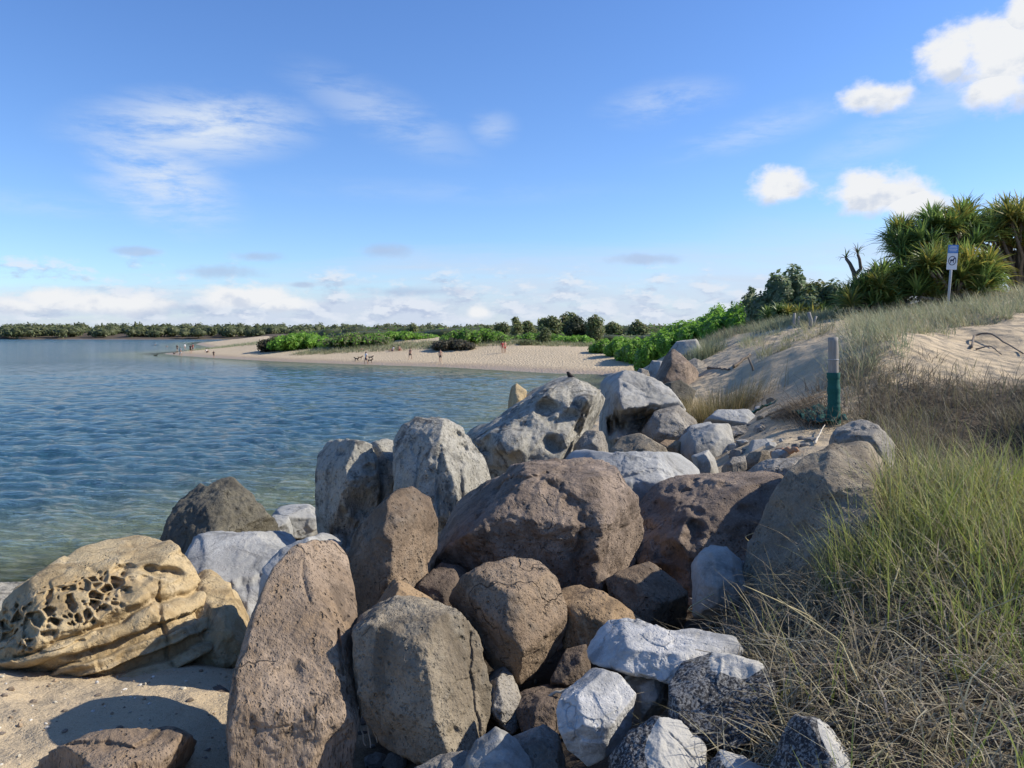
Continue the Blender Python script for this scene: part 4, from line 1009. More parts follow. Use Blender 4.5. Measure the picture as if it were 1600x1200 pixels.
def tree_blobs(rs, h, w_, n, base=.3):
    bl = []
    for k in range(n):
        f = base + (1 - base) * (k + .5) / n
        wd = w_ * (1 - .55 * ((f - .5) / .5) ** 2 if f > .5 else 0.85)
        a = rs.uniform(0, 6.28); r_ = rs.uniform(.15, .55) * wd
        s_ = rs.uniform(.55, .8) * wd
        bl.append((math.cos(a) * r_, math.sin(a) * r_, h * f * .9, s_, s_, s_ * rs.uniform(.75, 1.15)))
    return bl
def tree_px(name, label, px, base_y, top_y, Y, wpx, pal, seed, nleaf=2600, leaf=.2, trunk=.14, nb=10, base=.25, group=None):
    rs = np.random.default_rng(seed)
    c = at(px, base_y, Y); x, y = c.x, c.y; z = gz(x, y)
    h = at(px, top_y, Y).z - z; wd = wpx * 1.35 * Y / FPX / 2
    return bush(name, label, (x, y, z - .05), tree_blobs(rs, h, wd, nb, base), nleaf, leaf, pal, seed, 'tree', group, trunk, core=.62)
# trees behind the far beach
tree_px('conifer_tree', 'slender dark open branched tree standing left of the tree group', 808, 540, 492, 150, 20, CASU, 51, 700, .26, .12, 9, .1)
tree_px('casuarina_tree', 'low rounded dark tree right of the slender open tree', 826, 540, 500, 155, 22, CASU, 52, 1600, .34)
tree_px('casuarina_tree', 'broad flat topped tree in the middle of the tree group', 858, 540, 496, 160, 34, CASU, 53, 2200, .36)
tree_px('casuarina_tree', 'tallest dark tree of the group behind the beach', 889, 540, 490, 162, 34, CASU, 54, 2600, .36)
tree_px('casuarina_tree', 'dense bluish dark tree in front of the tallest tree', 904, 545, 494, 145, 36, [(0.045, 0.065, 0.035), (0.06, 0.08, 0.04), (0.08, 0.09, 0.045)], 55, 2800, .24)
tree_px('casuarina_tree', 'upright olive tree right of the dense bluish tree', 929, 546, 492, 142, 28, CASU, 56, 2200, .24)
tree_px('casuarina_tree', 'small round tree near the green hillside foot', 958, 540, 504, 165, 22, CASU, 57, 1300, .34)
tree_px('casuarina_tree', 'wide low tree beside the green hillside foot', 996, 540, 503, 165, 26, CASU, 58, 1500, .34)
tree_px('casuarina_tree', 'distant tree rising over the green dune bushes', 782, 535, 505, 175, 24, CASU, 59, 1200, .3)
tree_px('casuarina_tree', 'thin distant tree beside the tree over the dune bushes', 760, 535, 508, 180, 18, CASU, 60, 900, .3)
tree_px('lone_tree', 'lone feathery dark tree above the middle of the beach', 643, 528, 506, 190, 16, CASU, 61, 900, .26, .12, 8)
tree_px('shrub_tree', 'light green upright shrub on the sand in front of the trees', 851, 545, 512, 125, 20, [(0.14, 0.17, 0.07), (0.18, 0.2, 0.09), (0.10, 0.13, 0.05)], 62, 1600, .17, .08, 9, .1)
# dune bushes: long low mounds
def mound_px(label, x0, x1, base_y, top_y, Y, pal, seed, n=2600, leaf=.24, depth=6, nb=9, name='dune_bush', group=None, hk=1.0):
    rs = np.random.default_rng(seed)
    c = at((x0 + x1) / 2, base_y, Y); z = gz(c.x, c.y)
    W_ = (x1 - x0) * Y / FPX / 2; h = max(at((x0 + x1) / 2, top_y, Y).z - z, .5)
    bl = []
    for k in range(nb):
        u = -1 + 2 * (k + .5) / nb
        hh = h * (1 - .45 * abs(u) ** 2.5) * rs.uniform(.8, 1.05)
        bl.append((u * W_ * .86, rs.uniform(-.3, .6) * depth * .5, hh * .42, W_ / nb * 1.9, depth * .5, hh * .60))
    return bush(name, label, (c.x, c.y, z - .05), bl, n, leaf, pal, seed, 'bush', group)
mound_px('bright green bush mass at the spit end of the beach', 418, 520, 543, 518, 146, BITOU, 71, 4200, .3, 9, 10)
mound_px('dull brown twiggy bush at the spit end of the green mass', 408, 446, 544, 523, 148, [(0.11, 0.09, 0.06), (0.08, 0.075, 0.045), (0.1, 0.11, 0.05)], 72, 1500, .26, 6, 5)
mound_px('mixed green and brown scrub behind the middle of the beach', 505, 620, 541, 519, 140, DULL + BITOU[:2], 73, 4200, .3, 9, 11)
mound_px('low bright green bushes behind the sunbathers', 560, 690, 541, 517, 144, BITOU + DULL[:1], 74, 4600, .3, 9, 12)
mound_px('green bush capping the steep shaded dune', 684, 800, 536, 512, 127, BITOU + DULL[:2], 75, 5200, .24, 6, 12)
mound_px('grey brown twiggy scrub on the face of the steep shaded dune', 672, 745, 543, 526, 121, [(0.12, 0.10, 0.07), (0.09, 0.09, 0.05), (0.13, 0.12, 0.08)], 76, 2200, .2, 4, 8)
mound_px('green bushes between the steep dune and the tree group', 790, 890, 541, 519, 138, BITOU + DULL[:2], 77, 4200, .26, 6, 10)
mound_px('green bush mound in front of the dense bluish tree', 862, 930, 544, 522, 130, BITOU, 78, 2800, .22, 5, 7)
mound_px('small grey shrub on the sand at the beach head', 810, 845, 547, 530, 122, DULL, 79, 1100, .17, 3, 5)
# green hillside on the right: bitou bushes
HILL = [(945, 544, 528, 106, 50), (975, 545, 522, 98, 60), (1005, 546, 516, 90, 60), (1035, 545, 508, 80, 66), (985, 548, 532, 92, 46), (1065, 540, 501, 66, 70), (1022, 549, 526, 78, 60), (1060, 545, 519, 58, 60), (1095, 536, 494, 60, 70), (1095, 538, 508, 50, 70), (1125, 530, 486, 55, 70), (1130, 528, 497, 46, 60), (1160, 520, 477, 50, 64), (1165, 515, 486, 44, 54), (1120, 534, 480, 64, 50), (1190, 505, 474, 44, 50)]
HILL += [(1200, 508, 482, 40, 46), (1225, 508, 478, 39, 44), (1180, 514, 488, 41, 40)]
for i, (px, by, ty, Y, wpx) in enumerate(HILL):
    ty -= 9 if 1040 <= px < 1195 else 0
    mound_px('bright green leafy bush on the dune hillside', px - wpx / 2, px + wpx / 2, by, ty, Y, BITOU if i % 4 else BITOU + DULL[:1], 90 + i, int(1900 + 26 * (85 - Y)), .085 + .0011 * Y, 4.0, 6, group='bushes covering the green hillside')
mound_px('vivid lime bush lowest on the hillside above the mound grass', 1150, 1186, 520, 497, 40, [(0.17, 0.31, 0.04), (0.2, 0.35, 0.05), (0.12, 0.24, 0.03)], 110, 2200, .11, 2.2, 4)
mound_px('lime green bush between the hillside and the grey green shrub', 1148, 1185, 508, 484, 42, [(0.17, 0.31, 0.04), (0.2, 0.35, 0.05), (0.12, 0.24, 0.03)], 111, 2000, .11, 2.2, 4)
# grey green shrubs beside the pandanus
mound_px('tall grey green coastal shrub with silvery leaves', 1180, 1290, 500, 414, 34, BANKS, 112, 7000, .13, 3.2, 7, 'coastal_shrub')
mound_px('dark rounded shrub with yellow tips beside the grey green shrub', 1240, 1335, 502, 430, 31, BANKS + YEL[2:], 113, 5200, .10, 2.6, 6, 'coastal_shrub')
mound_px('yellow flowering top on the dark rounded shrub', 1248, 1300, 470, 428, 31.5, YEL, 114, 900, .09, 1.4, 4, 'coastal_shrub')
tree_px('thin_tree', 'thin wispy tree beside the grey green shrub', 1171, 486, 438, 46, 22, BANKS, 115, 420, .12, .04, 9, .35)

# ---- pandanus: rosettes of long strap leaves on forking stems
def rosette(rs, n, L, pal, w=.055):
    az = rs.uniform(0, 6.283, n); f = rs.random(n)
    lean = .12 + 1.25 * f; curl = .5 + 1.5 * f * rs.uniform(.6, 1.3, n)
    ln = L * rs.uniform(.75, 1.15, n); seg = 3
    H = np.stack([np.sin(az), np.cos(az), 0 * az], 1); S = np.stack([np.cos(az), -np.sin(az), 0 * az], 1)
    p = np.zeros((n, 3)); V = []
    for k in range(seg + 1):
        fr = k / seg
        a = lean + curl * fr ** 1.6
        wv = w * rs.uniform(.8, 1.2, n) * (1 - fr ** 2.2) * .5 + .002
        up = -H * np.cos(a)[:, None] * 0 + np.stack([-np.sin(az) * np.cos(a), -np.cos(az) * np.cos(a), np.sin(a)], 1)
        V += [p - S * wv[:, None] + up * wv[:, None] * .5, p.copy(), p + S * wv[:, None] + up * wv[:, None] * .5]
        p = p + (H * np.sin(a)[:, None] + np.array([0, 0, 1.]) * np.cos(a)[:, None]) * (ln / seg)[:, None]
    V = np.stack(V, 1); per = V.shape[1]
    base = np.arange(n) * per
    Q = []
    for k in range(seg):
        for j in (0, 1):
            Q.append(np.stack([base + 3 * k + j, base + 3 * k + j + 1, base + 3 * k + j + 4, base + 3 * k + j + 3], 1))
    return V.reshape(-1, 3), np.concatenate(Q), np.repeat(pick(rs, pal, n, .25), per, axis=0)
PAND = [(0.189, 0.275, 0.072), (0.138, 0.217, 0.058), (0.246, 0.334, 0.087), (0.109, 0.174, 0.051)]
PANDY = [(0.247, 0.26, 0.058), (0.338, 0.299, 0.065), (0.182, 0.234, 0.058)]
DEADL = [(0.17, 0.13, 0.08), (0.12, 0.095, 0.06), (0.22, 0.17, 0.10)]
def pandanus(label, px, by, Y, heads, seed, L=.95, dead=.3, trunk=.075, ylw=.25):
    """heads: (px, py, dy) of each leaf rosette in the photo and its offset in depth"""
    rs = np.random.default_rng(seed)
    b = at(px, by, Y); z = gz(b.x, b.y); loc = Vector((b.x, b.y, z - .05))
    root = empty('pandanus_tree', loc, label, 'pandanus')
    VV = []; FF = []; CC = []; o = 0; tubes = []; DV = []; DF = []; DC = []; do = 0
    for (hx, hy, dy) in heads:
        hp = at(hx, hy, Y + dy); rel = np.array(hp - loc)
        v, f, c = rosette(rs, int(rs.uniform(54, 70)), L * rs.uniform(.85, 1.15), PANDY if rs.random() < ylw else PAND, .07)
        tl = rs.normal(size=3) * .22; tl[2] = 1; tl[:2] += rel[:2] * .18; tl /= np.linalg.norm(tl)
        q_ = np.array(Vector((0, 0, 1)).rotation_difference(Vector(tl)).to_matrix())
        v = v @ q_.T + rel
        VV.append(v); FF.append(f + o); CC.append(c); o += len(v)
        if rs.random() < dead + .3:
            v, f, c = rosette(rs, 16, L * .8, DEADL, .04)
            v[:, 2] *= -.75
            v = v * np.array([.6, .6, 1]) + rel + np.array([0, 0, -.05])
            DV.append(v); DF.append(f + do); DC.append(c); do += len(v)
        mid = rel * np.array([.45, .45, .5]) + np.append(rs.normal(size=2) * .12, 0)
        tubes.append(tube_np([(rs.normal() * .1, rs.normal() * .1, 0), mid, rel * .97 + np.array([0, 0, -.04])], [trunk, trunk * .8, trunk * .55], 7))
    cr = link('crown', mesh_np('crown', np.concatenate(VV), np.concatenate(FF), True, np.concatenate(CC)), M_STRAP, root)
    if DV:
        link('dead_leaves', mesh_np('dead_leaves', np.concatenate(DV), np.concatenate(DF), True, np.concatenate(DC)), M_STRAP, root)
    V, F_ = join_tubes(tubes)
    link('trunk', mesh_np('trunk', V, F_), M_BARK, root)
    return root
rs_ = np.random.default_rng(77)
def heads_in(poly, n, dyr):
    x, y = scatter(rs_, poly, n)
    return [(a, b, rs_.uniform(*dyr)) for a, b in zip(x, y)]
pandanus('tall pandanus with leaf heads hanging out over the slope', 1480, 470, 25.5, heads_in([(1395, 375), (1420, 350), (1470, 345), (1520, 340), (1530, 390), (1480, 400), (1440, 415), (1400, 405)], 46, (-.9, 1.2)), 121, .85, .6)
pandanus('yellowish spreading pandanus with bare stems at the crest', 1592, 458, 26.5, heads_in([(1500, 360), (1540, 335), (1600, 335), (1660, 340), (1680, 410), (1610, 425), (1590, 390), (1540, 380)], 44, (-1, 1.2)), 122, .9, .7, ylw=.55)
pandanus('low dense pandanus clump behind the sign', 1490, 482, 23.5, heads_in([(1425, 455), (1440, 420), (1490, 405), (1540, 420), (1560, 455), (1530, 472), (1450, 475)], 50, (-.5, .9)), 123, .85, .1, ylw=.3)
pandanus('small dark pandanus clump left of the sign', 1392, 490, 24, heads_in([(1318, 482), (1335, 452), (1360, 438), (1395, 430), (1425, 440), (1430, 475), (1380, 488)], 42, (-.5, .8)), 124, .75, .1, ylw=.3)
pandanus('little pandanus clump at the foot of the grey green shrub', 1225, 512, 30, heads_in([(1195, 500), (1215, 488), (1270, 486), (1300, 496), (1260, 506)], 16, (-.5, .5)), 125, .6, 0, ylw=.3)
# dead snag
def snag():
    b = at(1338, 480, 27); z = gz(b.x, b.y); loc = Vector((b.x, b.y, z - .05))
    P_ = lambda x, y, dy=0: tuple(at(x, y, 27 + dy) - loc)
    root = empty('dead_pandanus', loc, 'bare dead pandanus stems with curled dry leaf tips', 'dead tree')
    tubes = [tube_np([(0, 0, 0), P_(1338, 445), P_(1334, 425), P_(1328, 412), P_(1322, 404)], [.1, .085, .075, .06, .05]), tube_np([P_(1336, 430), P_(1345, 420), P_(1343, 405), P_(1340, 397)], [.07, .06, .05, .045]), tube_np([P_(1338, 440), P_(1352, 428, .2), P_(1366, 424, .3)], [.06, .05, .035])]
    V, F_ = join_tubes(tubes)
    link('trunk', mesh_np('trunk', V, F_), M_DEAD, root)
    rs = np.random.default_rng(5); VV = []; FF = []; CC = []; o = 0
    for (x, y) in [(1322, 404), (1340, 397), (1366, 424)]:
        v, f, c = rosette(rs, 14, .42, DEADL + PAND[:1], .04); v += np.array(P_(x, y)); VV.append(v); FF.append(f + o); CC.append(c); o += len(v)
    link('dry_leaves', mesh_np('dry_leaves', np.concatenate(VV), np.concatenate(FF), True, np.concatenate(CC)), M_STRAP, root)
snag()

# ---- far shore: a wood that reads as one mass
rs = np.random.default_rng(9)
cs = []; rd = []
for i in range(900):
    x = rs.uniform(-1150, 260); row = rs.random()
    y = 712 + row * 110 + max(0, (x + 210)) * .25
    h = rs.uniform(5, 8.5) + row * 4
    if x > -230 and y < 760: y += 40
    cs.append((x, y, 2.5 + h * .5 + row * 2)); rd.append((rs.uniform(5, 9), rs.uniform(4, 7), h * .62))
V, F, c = leaf_cloud(rs, cs, rd, 58000, 1.5, MANG, surf=.75)
far = link('far_wood', mesh_np('far_wood', V, F, False, c), M_LEAF); tag(far, 'long belt of mangrove trees on the far shore', 'wood', kind='stuff')
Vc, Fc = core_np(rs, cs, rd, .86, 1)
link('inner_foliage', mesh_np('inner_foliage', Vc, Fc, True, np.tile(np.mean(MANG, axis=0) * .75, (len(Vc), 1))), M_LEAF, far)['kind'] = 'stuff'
m_hill, t = new_mat('forest_hill')
g = t.n('ShaderNodeNewGeometry').outputs['Position']
finish(t, t.mix(t.noise(g, .05, 6, .7), (0.03, 0.045, 0.03), (0.06, 0.075, 0.045)), .95, t.noise(g, .12, 4, .7), 1.0, 4)
hx = np.linspace(-2200, 1400, 300); Hv = []; 
for k, (yy, zz) in enumerate([(1250, 0), (1300, 1), (1500, .6), (1900, 0)]):
    P3 = np.stack([hx * .004, 0 * hx + k * .3, 0 * hx], 1)
    Hv.append(np.stack([hx, 0 * hx + yy + 30 * fbm(P3 * 3, 2), 4 + zz * (13 + 7 * fbm(P3 * .8, 3) + 3.5 * fbm(P3 * 9, 3))], 1))
Hv = np.array(Hv); q_ = np.arange(4 * 300).reshape(4, 300)
HF = np.stack([q_[:-1, :-1].ravel(), q_[:-1, 1:].ravel(), q_[1:, 1:].ravel(), q_[1:, :-1].ravel()], 1)
tag(link('hills', mesh_np('hills', Hv.reshape(-1, 3), HF), m_hill), kind='structure')
for (px, ty, lb) in [(160, 506, 'tall pine standing out of the far wood where the wood dips low'), (212, 504, 'slim far pine rising above an even stretch of the wood')]:
    rs = np.random.default_rng(px)
    b = at(px, 526, 760); H_ = at(px, ty, 760).z - 4
    bl = [(0, 0, H_ * f, (1.05 - f) * 3.2 + .3, (1.05 - f) * 3.2 + .3, 1.1) for f in np.linspace(.35, 1, 9)]
    bush('pine_tree', lb, (b.x, 760, 4), bl, 700, .8, CASU, px, 'tree', None, .35, .5)

# unseen shrubs added right of the view to cast shade on bank and dune
for (x, y, h_, lb, sd_) in [(4.9, 2.3, 1.9, 'unseen shrub added to shade the near bank, right of the dry grass', 131), (11.0, 8.8, 2.5, 'tall unseen shrub added to shade the dune face, right of the scrub', 132)]:
    rs = np.random.default_rng(sd_); w_ = h_ * .5
    bush('coastal_shrub', lb, (x, y, gz(x, y) - .05), [(rs.uniform(-.5, .5) * w_, rs.uniform(-.6, .6) * w_, h_ * rs.uniform(.3, .8), w_ * .6, w_ * .6, h_ * .28) for _ in range(9)], 3500, .09, BANKS, sd_)

# low scrub over the flats behind the beach
rs = np.random.default_rng(19); cs = []; rd = []
for k in range(330):
    px = rs.uniform(400, 1060); Y = rs.uniform(150, 320)
    p_ = at(px, 530, Y); g0 = gz(p_.x, Y)
    if shore_sd(np.array([p_.x]), np.array([Y]))[0] < 36: continue
    h_ = rs.uniform(.6, 1.6) + (1.6 if Y > 220 else 0)
    cs.append((p_.x, Y, g0 + h_ * .3)); rd.append((rs.uniform(4, 9), rs.uniform(4, 9), h_))
V, F, c = leaf_cloud(rs, cs, rd, 24000, .5, DULL + BITOU[:1], surf=.8)
o = link('dune_scrub', mesh_np('dune_scrub', V, F, False, c), M_LEAF); tag(o, 'low green and brown scrub on the flats behind the beach', 'scrub', kind='stuff')
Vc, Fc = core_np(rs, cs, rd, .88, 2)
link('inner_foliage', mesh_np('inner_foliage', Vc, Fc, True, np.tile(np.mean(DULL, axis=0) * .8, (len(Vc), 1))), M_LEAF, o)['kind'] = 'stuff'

tuft_field('dune_mound_grass', 'scattered grass tufts on the sand slope beside the path', [(6.0, 18), (7.2, 24.5), (9.6, 24.5), (8.4, 20.5), (7.2, 17)], 46, 30, (.2, .5), .012, SPIN + STRAW, 37, .12, (.1, 1.0), (.2, 1.4), seg=4)
tuft_field('straw_grass', 'flattened pale straw over the foot of the dune face', [(4.3, 6.4), (4.4, 9.6), (7.5, 9.4), (8, 6.3)], 420, 20, (.15, .42), .008, STRAW + DRY[:2], 38, .12, (.6, 1.6), (.4, 2.0), seg=4)

# ------------------------------------------------------------------ things
M_POST = None
def wood_mat():
    m, t = new_mat('weathered_wood')
    g = t.n('ShaderNodeTexCoord').outputs['Object']
    n = t.noise(t.scalev(g, (1, 1, .06)), 45, 5, .65); n2 = t.noise(g, 6, 4)
    c = t.mix(n, (0.16, 0.145, 0.125), (0.42, 0.395, 0.35))
    c = t.mix(t.sstep(n2, .5, .7, 0, .5), c, (0.3, 0.25, 0.19))
    finish(t, c, .9, n, .7, .01)
    return m
M_POST = wood_mat()
M_GREEN = plain('green_shade_cloth', (0.010, 0.085, 0.07), .8, .3, 60)
M_STEEL = plain('galvanised_steel', (0.42, 0.44, 0.46), .5, .1, 20, .5)
M_BLUE = plain('blue_sign', (0.10, 0.25, 0.55), .5, .06, 8)
M_WHITE = plain('white_sign', (0.74, 0.76, 0.78), .5, .05, 8)
M_INK = plain('dark_print', (0.02, 0.035, 0.08), .5, .1, 8)

def bm_obj(name, bm, mat, parent=None, loc=None, smooth=True):
    me = bpy.data.meshes.new(name); bm.to_mesh(me); bm.free()
    me.polygons.foreach_set('use_smooth', np.full(len(me.polygons), smooth))
    return link(name, me, mat, parent, loc)
def box_bm(sx, sy, sz, c=(0, 0, 0), bev=.004):
    bm = bmesh.new(); bmesh.ops.create_cube(bm, size=1)
    for v in bm.verts: v.co = Vector((v.co.x * sx + c[0], v.co.y * sy + c[1], v.co.z * sz + c[2]))
    if bev: bmesh.ops.bevel(bm, geom=bm.edges[:], offset=bev, segments=2, affect='EDGES')
    return bm
# wrapped post
pt = at(1303, 672, 10.0); pz = gz(pt.x, pt.y)
root = empty('wooden_post', (pt.x, pt.y, pz), 'weathered round timber post wrapped in green cloth beside the path', 'post')
top = at(1298, 527, 10.0).z - pz
rs = np.random.default_rng(3)
zs = np.linspace(-.3, top, 26); sx = -0.045 / top
V, Q, T = tube_np([(sx * z_, 0, z_) for z_ in zs], [.065 - .003 * z_ for z_ in zs], 28)
V[:, :2] += (fbm(V * np.array([26, 26, 2.]), 3) * .006)[:, None] * np.sign(V[:, :2])
link('post', mesh_np('post', V, [Q, T]), M_POST, root)
wb, wt = -.1, at(1300, 582, 10.0).z - pz
zs = np.linspace(wb, wt, 40)
rad = [.072 + .004 * math.sin(z_ * 31) * rs.uniform(.3, 1) + .015 * max(0, .3 - z_) + .002 * rs.normal() for z_ in zs]
V, Q, T = tube_np([(sx * z_, 0, z_) for z_ in zs], rad, 30)
V[:, 0] -= sx * V[:, 2]
V[:, :2] *= (1.08 + .12 * np.abs(fbm(V * np.array([14, 14, 34.]), 3)))[:, None]
V[:, 0] += sx * V[:, 2]
link('cloth_wrap', mesh_np('cloth_wrap', V, [Q]), M_GREEN, root)
V, Q, T = tube_np([(sx * (wt + .17) + .066 * math.cos(a), .066 * math.sin(a), wt + .17) for a in np.linspace(0, 6.2832, 30)], [.004] * 30, 5)
link('wire', mesh_np('wire', V, [Q, T]), M_STEEL, root)
# torn cloth scraps
def cloth(label, px, py, Y, w_, d_, seed, h=.06):
    rs = np.random.default_rng(seed); c = at(px, py, Y); n = 26
    u, v = np.meshgrid(np.linspace(-1, 1, n), np.linspace(-1, 1, n))
    edge = 1 + .35 * fbm(np.stack([u.ravel() * 1.5, v.ravel() * 1.5, 0 * u.ravel() + seed], 1), 3)
    x = c.x + u.ravel() * w_ * edge; y = c.y + v.ravel() * d_ * edge
    z = ground(x, y) + .02 + h * (.6 + fbm(np.stack([x * 9, y * 9, 0 * x + seed], 1), 3))
    z0 = gz(c.x, c.y); k = np.arange(n * n).reshape(n, n)
    F = np.stack([k[:-1, :-1].ravel(), k[:-1, 1:].ravel(), k[1:, 1:].ravel(), k[1:, :-1].ravel()], 1)
    o = link('cloth_scrap', mesh_np('cloth_scrap', np.stack([x - c.x, y - c.y, z - z0], 1), F), M_GREEN, None, (c.x, c.y, z0))
    s = o.modifiers.new('thickness', 'SOLIDIFY'); s.thickness = .004
    tag(o, label, 'cloth')
cloth('crumpled green cloth on the sand at the foot of the wrapped post', 1278, 655, 10.3, .19, .42, 3, .1)
cloth('green cloth scrap on the sand by the flat pale slab', 1190, 648, 12.4, .24, .12, 4, .08)
# sign
sp_ = at(1481, 474, 21.0); sz = gz(sp_.x, sp_.y); s_top = at(1483, 382, 21.0).z - sz
root = empty('warning_sign', (sp_.x, sp_.y, sz), 'small blue and white dog sign on a thin steel pole before the pandanus', 'sign')
root.rotation_euler = (0, math.radians(2.5), math.radians(-14))
V, Q, T = tube_np([(0, 0, -.3), (0, 0, s_top * .5), (0, 0, s_top - .02)], [.032] * 3, 12)
link('pole', mesh_np('pole', V, [Q, T]), M_STEEL, root)
wb_ = bm_obj('white_panel', box_bm(.255, .012, .44, (0, -.04, s_top - .46)), M_WHITE, root, None, False)
bb_ = bm_obj('blue_panel', box_bm(.255, .012, .22, (0, -.04, s_top - .125)), M_BLUE, root, None, False)
for k, (wd, zz) in enumerate([(.15, .055), (.19, .095), (.2, .135), (.17, .175)]):
    bm_obj('print_line', box_bm(wd, .002, .014, (0, -.0475, s_top - zz), 0), M_WHITE, bb_, None, False)
V, Q, T = tube_np([(.088 * math.cos(a), -.048, s_top - .44 + .115 * math.sin(a)) for a in np.linspace(0, 6.2832, 40)], [.009] * 40, 6)
link('ring', mesh_np('ring', V * np.array([1, 1, 1]), [Q, T]), M_INK, wb_)
dog = [(-.05, .0), (-.04, .035), (.0, .03), (.025, .045), (.035, .075), (.05, .07), (.062, .052), (.045, .045), (.035, .0), (.035, -.06), (.022, -.06), (.018, -.01), (-.02, -.012), (-.03, -.06), (-.045, -.06), (-.042, -.02), (-.065, .02)]
bm = bmesh.new(); f = bm.faces.new([bm.verts.new((x * 1.05, -.0475, s_top - .44 + z_ * 1.05)) for x, z_ in dog])
r = bmesh.ops.extrude_face_region(bm, geom=[f]); bmesh.ops.translate(bm, verts=[v for v in r['geom'] if isinstance(v, bmesh.types.BMVert)], vec=(0, -.002, 0))
bmesh.ops.recalc_face_normals(bm, faces=bm.faces[:])
bm_obj('dog_symbol', bm, M_INK, wb_, None, False)
bm_obj('foot_block', box_bm(.2, .16, .1, (.03, 0, .02)), plain('concrete', (.42, .4, .36)), root, None, False)
# short fence stakes
for i, (px, by, ty, Y, r_, lb) in enumerate([(1266, 512, 488, 26, .05, 'thickest short grey stake at the top of the path'), (1272, 510, 494, 27, .035, 'short thin stake beside the thickest stake'), (1240, 512, 489, 28, .04, 'grey stake standing in the strap leaves'), (1247, 511, 494, 28.5, .03, 'thin stake next to the stake in the strap leaves')]):
    b = hit(px, by, 20, 60); z0 = gz(b.x, b.y); h = at(px, ty, b.y).z - z0
    V, Q, T = tube_np([(0, 0, -.25), (.01, 0, h * .5), (rs.normal() * .03, 0, h)], [r_, r_, r_ * .92], 9)
    tag(link('fence_stake', mesh_np('fence_stake', V, [Q, T]), M_POST, None, (b.x, b.y, z0)), lb, 'stake')
b = at(1176, 560, 17.5); b.z = gz(b.x, b.y)
V, Q, T = tube_np([(.06, 0, -.2), (0, 0, .1), (-.10, .02, .33)], [.022, .022, .02], 8)
tag(link('leaning_stake', mesh_np('leaning_stake', V, [Q, T]), M_DEAD, None, b), 'short dark stake leaning in the sand of the path', 'stake')
# sticks, logs and litter
def stick(name, label, pts, r0, mat, cat='driftwood', seed=0, sides=8, group=None):
    P = [Vector(p) for p in pts]; loc = P[0].copy(); rs = np.random.default_rng(seed)
    n = 14; out = []
    for k in range(n):
        u = k / (n - 1) * (len(P) - 1); i = min(int(u), len(P) - 2); out.append(np.array(P[i].lerp(P[i + 1], u - i) - loc) + rs.normal(size=3) * r0 * .25)
    V, Q, T = tube_np(out, [r0 * (1 - .5 * k / n) * rs.uniform(.85, 1.15) for k in range(n)], sides)
    return tag(link(name, mesh_np(name, V, [Q, T]), mat, None, loc), label, cat, group)
def on(px, py, up=.02, y0=7.5):
    h = hit(px, py, y0, 60); h.z += up; return h
M_PALE = plain('bleached_stalk', (0.48, 0.43, 0.34), .85, .25, 20)
M_BROWN = plain('brown_stalk', (0.27, 0.19, 0.11), .85, .3, 20)
stick('plank', 'dark weathered plank lying on the slope of the path', [on(1146, 577, .05), on(1172, 556, .05)], .045, M_DEAD, 'plank', 1, 4)
stick('plank', 'dark old plank half buried beyond the tussock', [on(1106, 577, .04), on(1140, 580, .04)], .04, M_DEAD, 'plank', 2, 4)
for k, (a, b_) in enumerate([((1196, 654), (1290, 622)), ((1200, 651), (1288, 627)), ((1204, 657), (1285, 630)), ((1218, 646), (1296, 616))]):
    stick('dry_frond_stalk', 'long brown dry stalk lying across the path to the wrapped post', [on(*a, .03), on((a[0] + b_[0]) / 2, (a[1] + b_[1]) / 2, .07), on(*b_, .06)], .014, M_BROWN, 'stalk', 10 + k, 6, 'dry stalks on the path')
stick('branch', 'crooked dark branch on the bare sand of the dune', [on(1518, 546, .03), on(1522, 528, .06), on(1545, 527, .09), on(1575, 545, .08), on(1600, 556, .03)], .022, M_DEAD, 'branch', 20)
stick('branch', 'thin twig below the crooked branch on the dune sand', [on(1525, 548, .03), on(1548, 546, .06), on(1565, 556, .02)], .014, M_DEAD, 'branch', 21)
stick('driftwood_log', 'rusty brown hollow log end among the path stones', [on(1208, 716, .05), on(1246, 711, .06)], .042, plain('rusty_log', (0.34, 0.19, 0.11), .85, .35, 14), 'log', 22, 12)
stick('driftwood_stick', 'bleached stick leaning in the dark gap by the brown boulder', [at(815, 1108, 4.3), at(895, 1072, 4.25)], .013, M_PALE, 'stick', 23)
stick('driftwood_stick', 'pale stick leaning from the path stones towards the wrapped post', [on(1273, 697, .03), at(1288, 664, 9.7)], .012, M_PALE, 'stick', 24)
for k, (a, b_, c_) in enumerate([((563, 1060), (570, 1105), (590, 1160)), ((560, 1065), (572, 1120), (580, 1168)), ((565, 1090), (562, 1130), (570, 1165)), ((560, 1000), (566, 1050), (560, 1110))]):
    stick('dead_stalk', 'bleached dead stalk in the gap beside the upright slab', [at(*a, 4.28), at(*b_, 4.15), at(*c_, 4.1)], .006, M_PALE, 'stalk', 30 + k, 5, 'bleached stalks between the boulders')
for k, (px, py, ln) in enumerate([(1250, 1030, .5), (1340, 1110, .4), (1180, 880, .35), (1110, 1000, .3), (1480, 1040, .35), (1390, 960, .3)]):
    h = hit(px, py, 1.5, 7); rs = np.random.default_rng(k)
    stick('straw_stalk', 'long yellow straw stalk lying over the dry bank grass', [h + Vector((0, 0, .12)), h + Vector((rs.uniform(-.2, .2), rs.uniform(-.1, .2), .22)), h + Vector((rs.uniform(-.35, .35), rs.uniform(-.1, .3), .26 + ln * .3))], .0045, plain('straw', (.46, .38, .2)), 'stalk', 50 + k, 5, 'straw stalks on the bank')

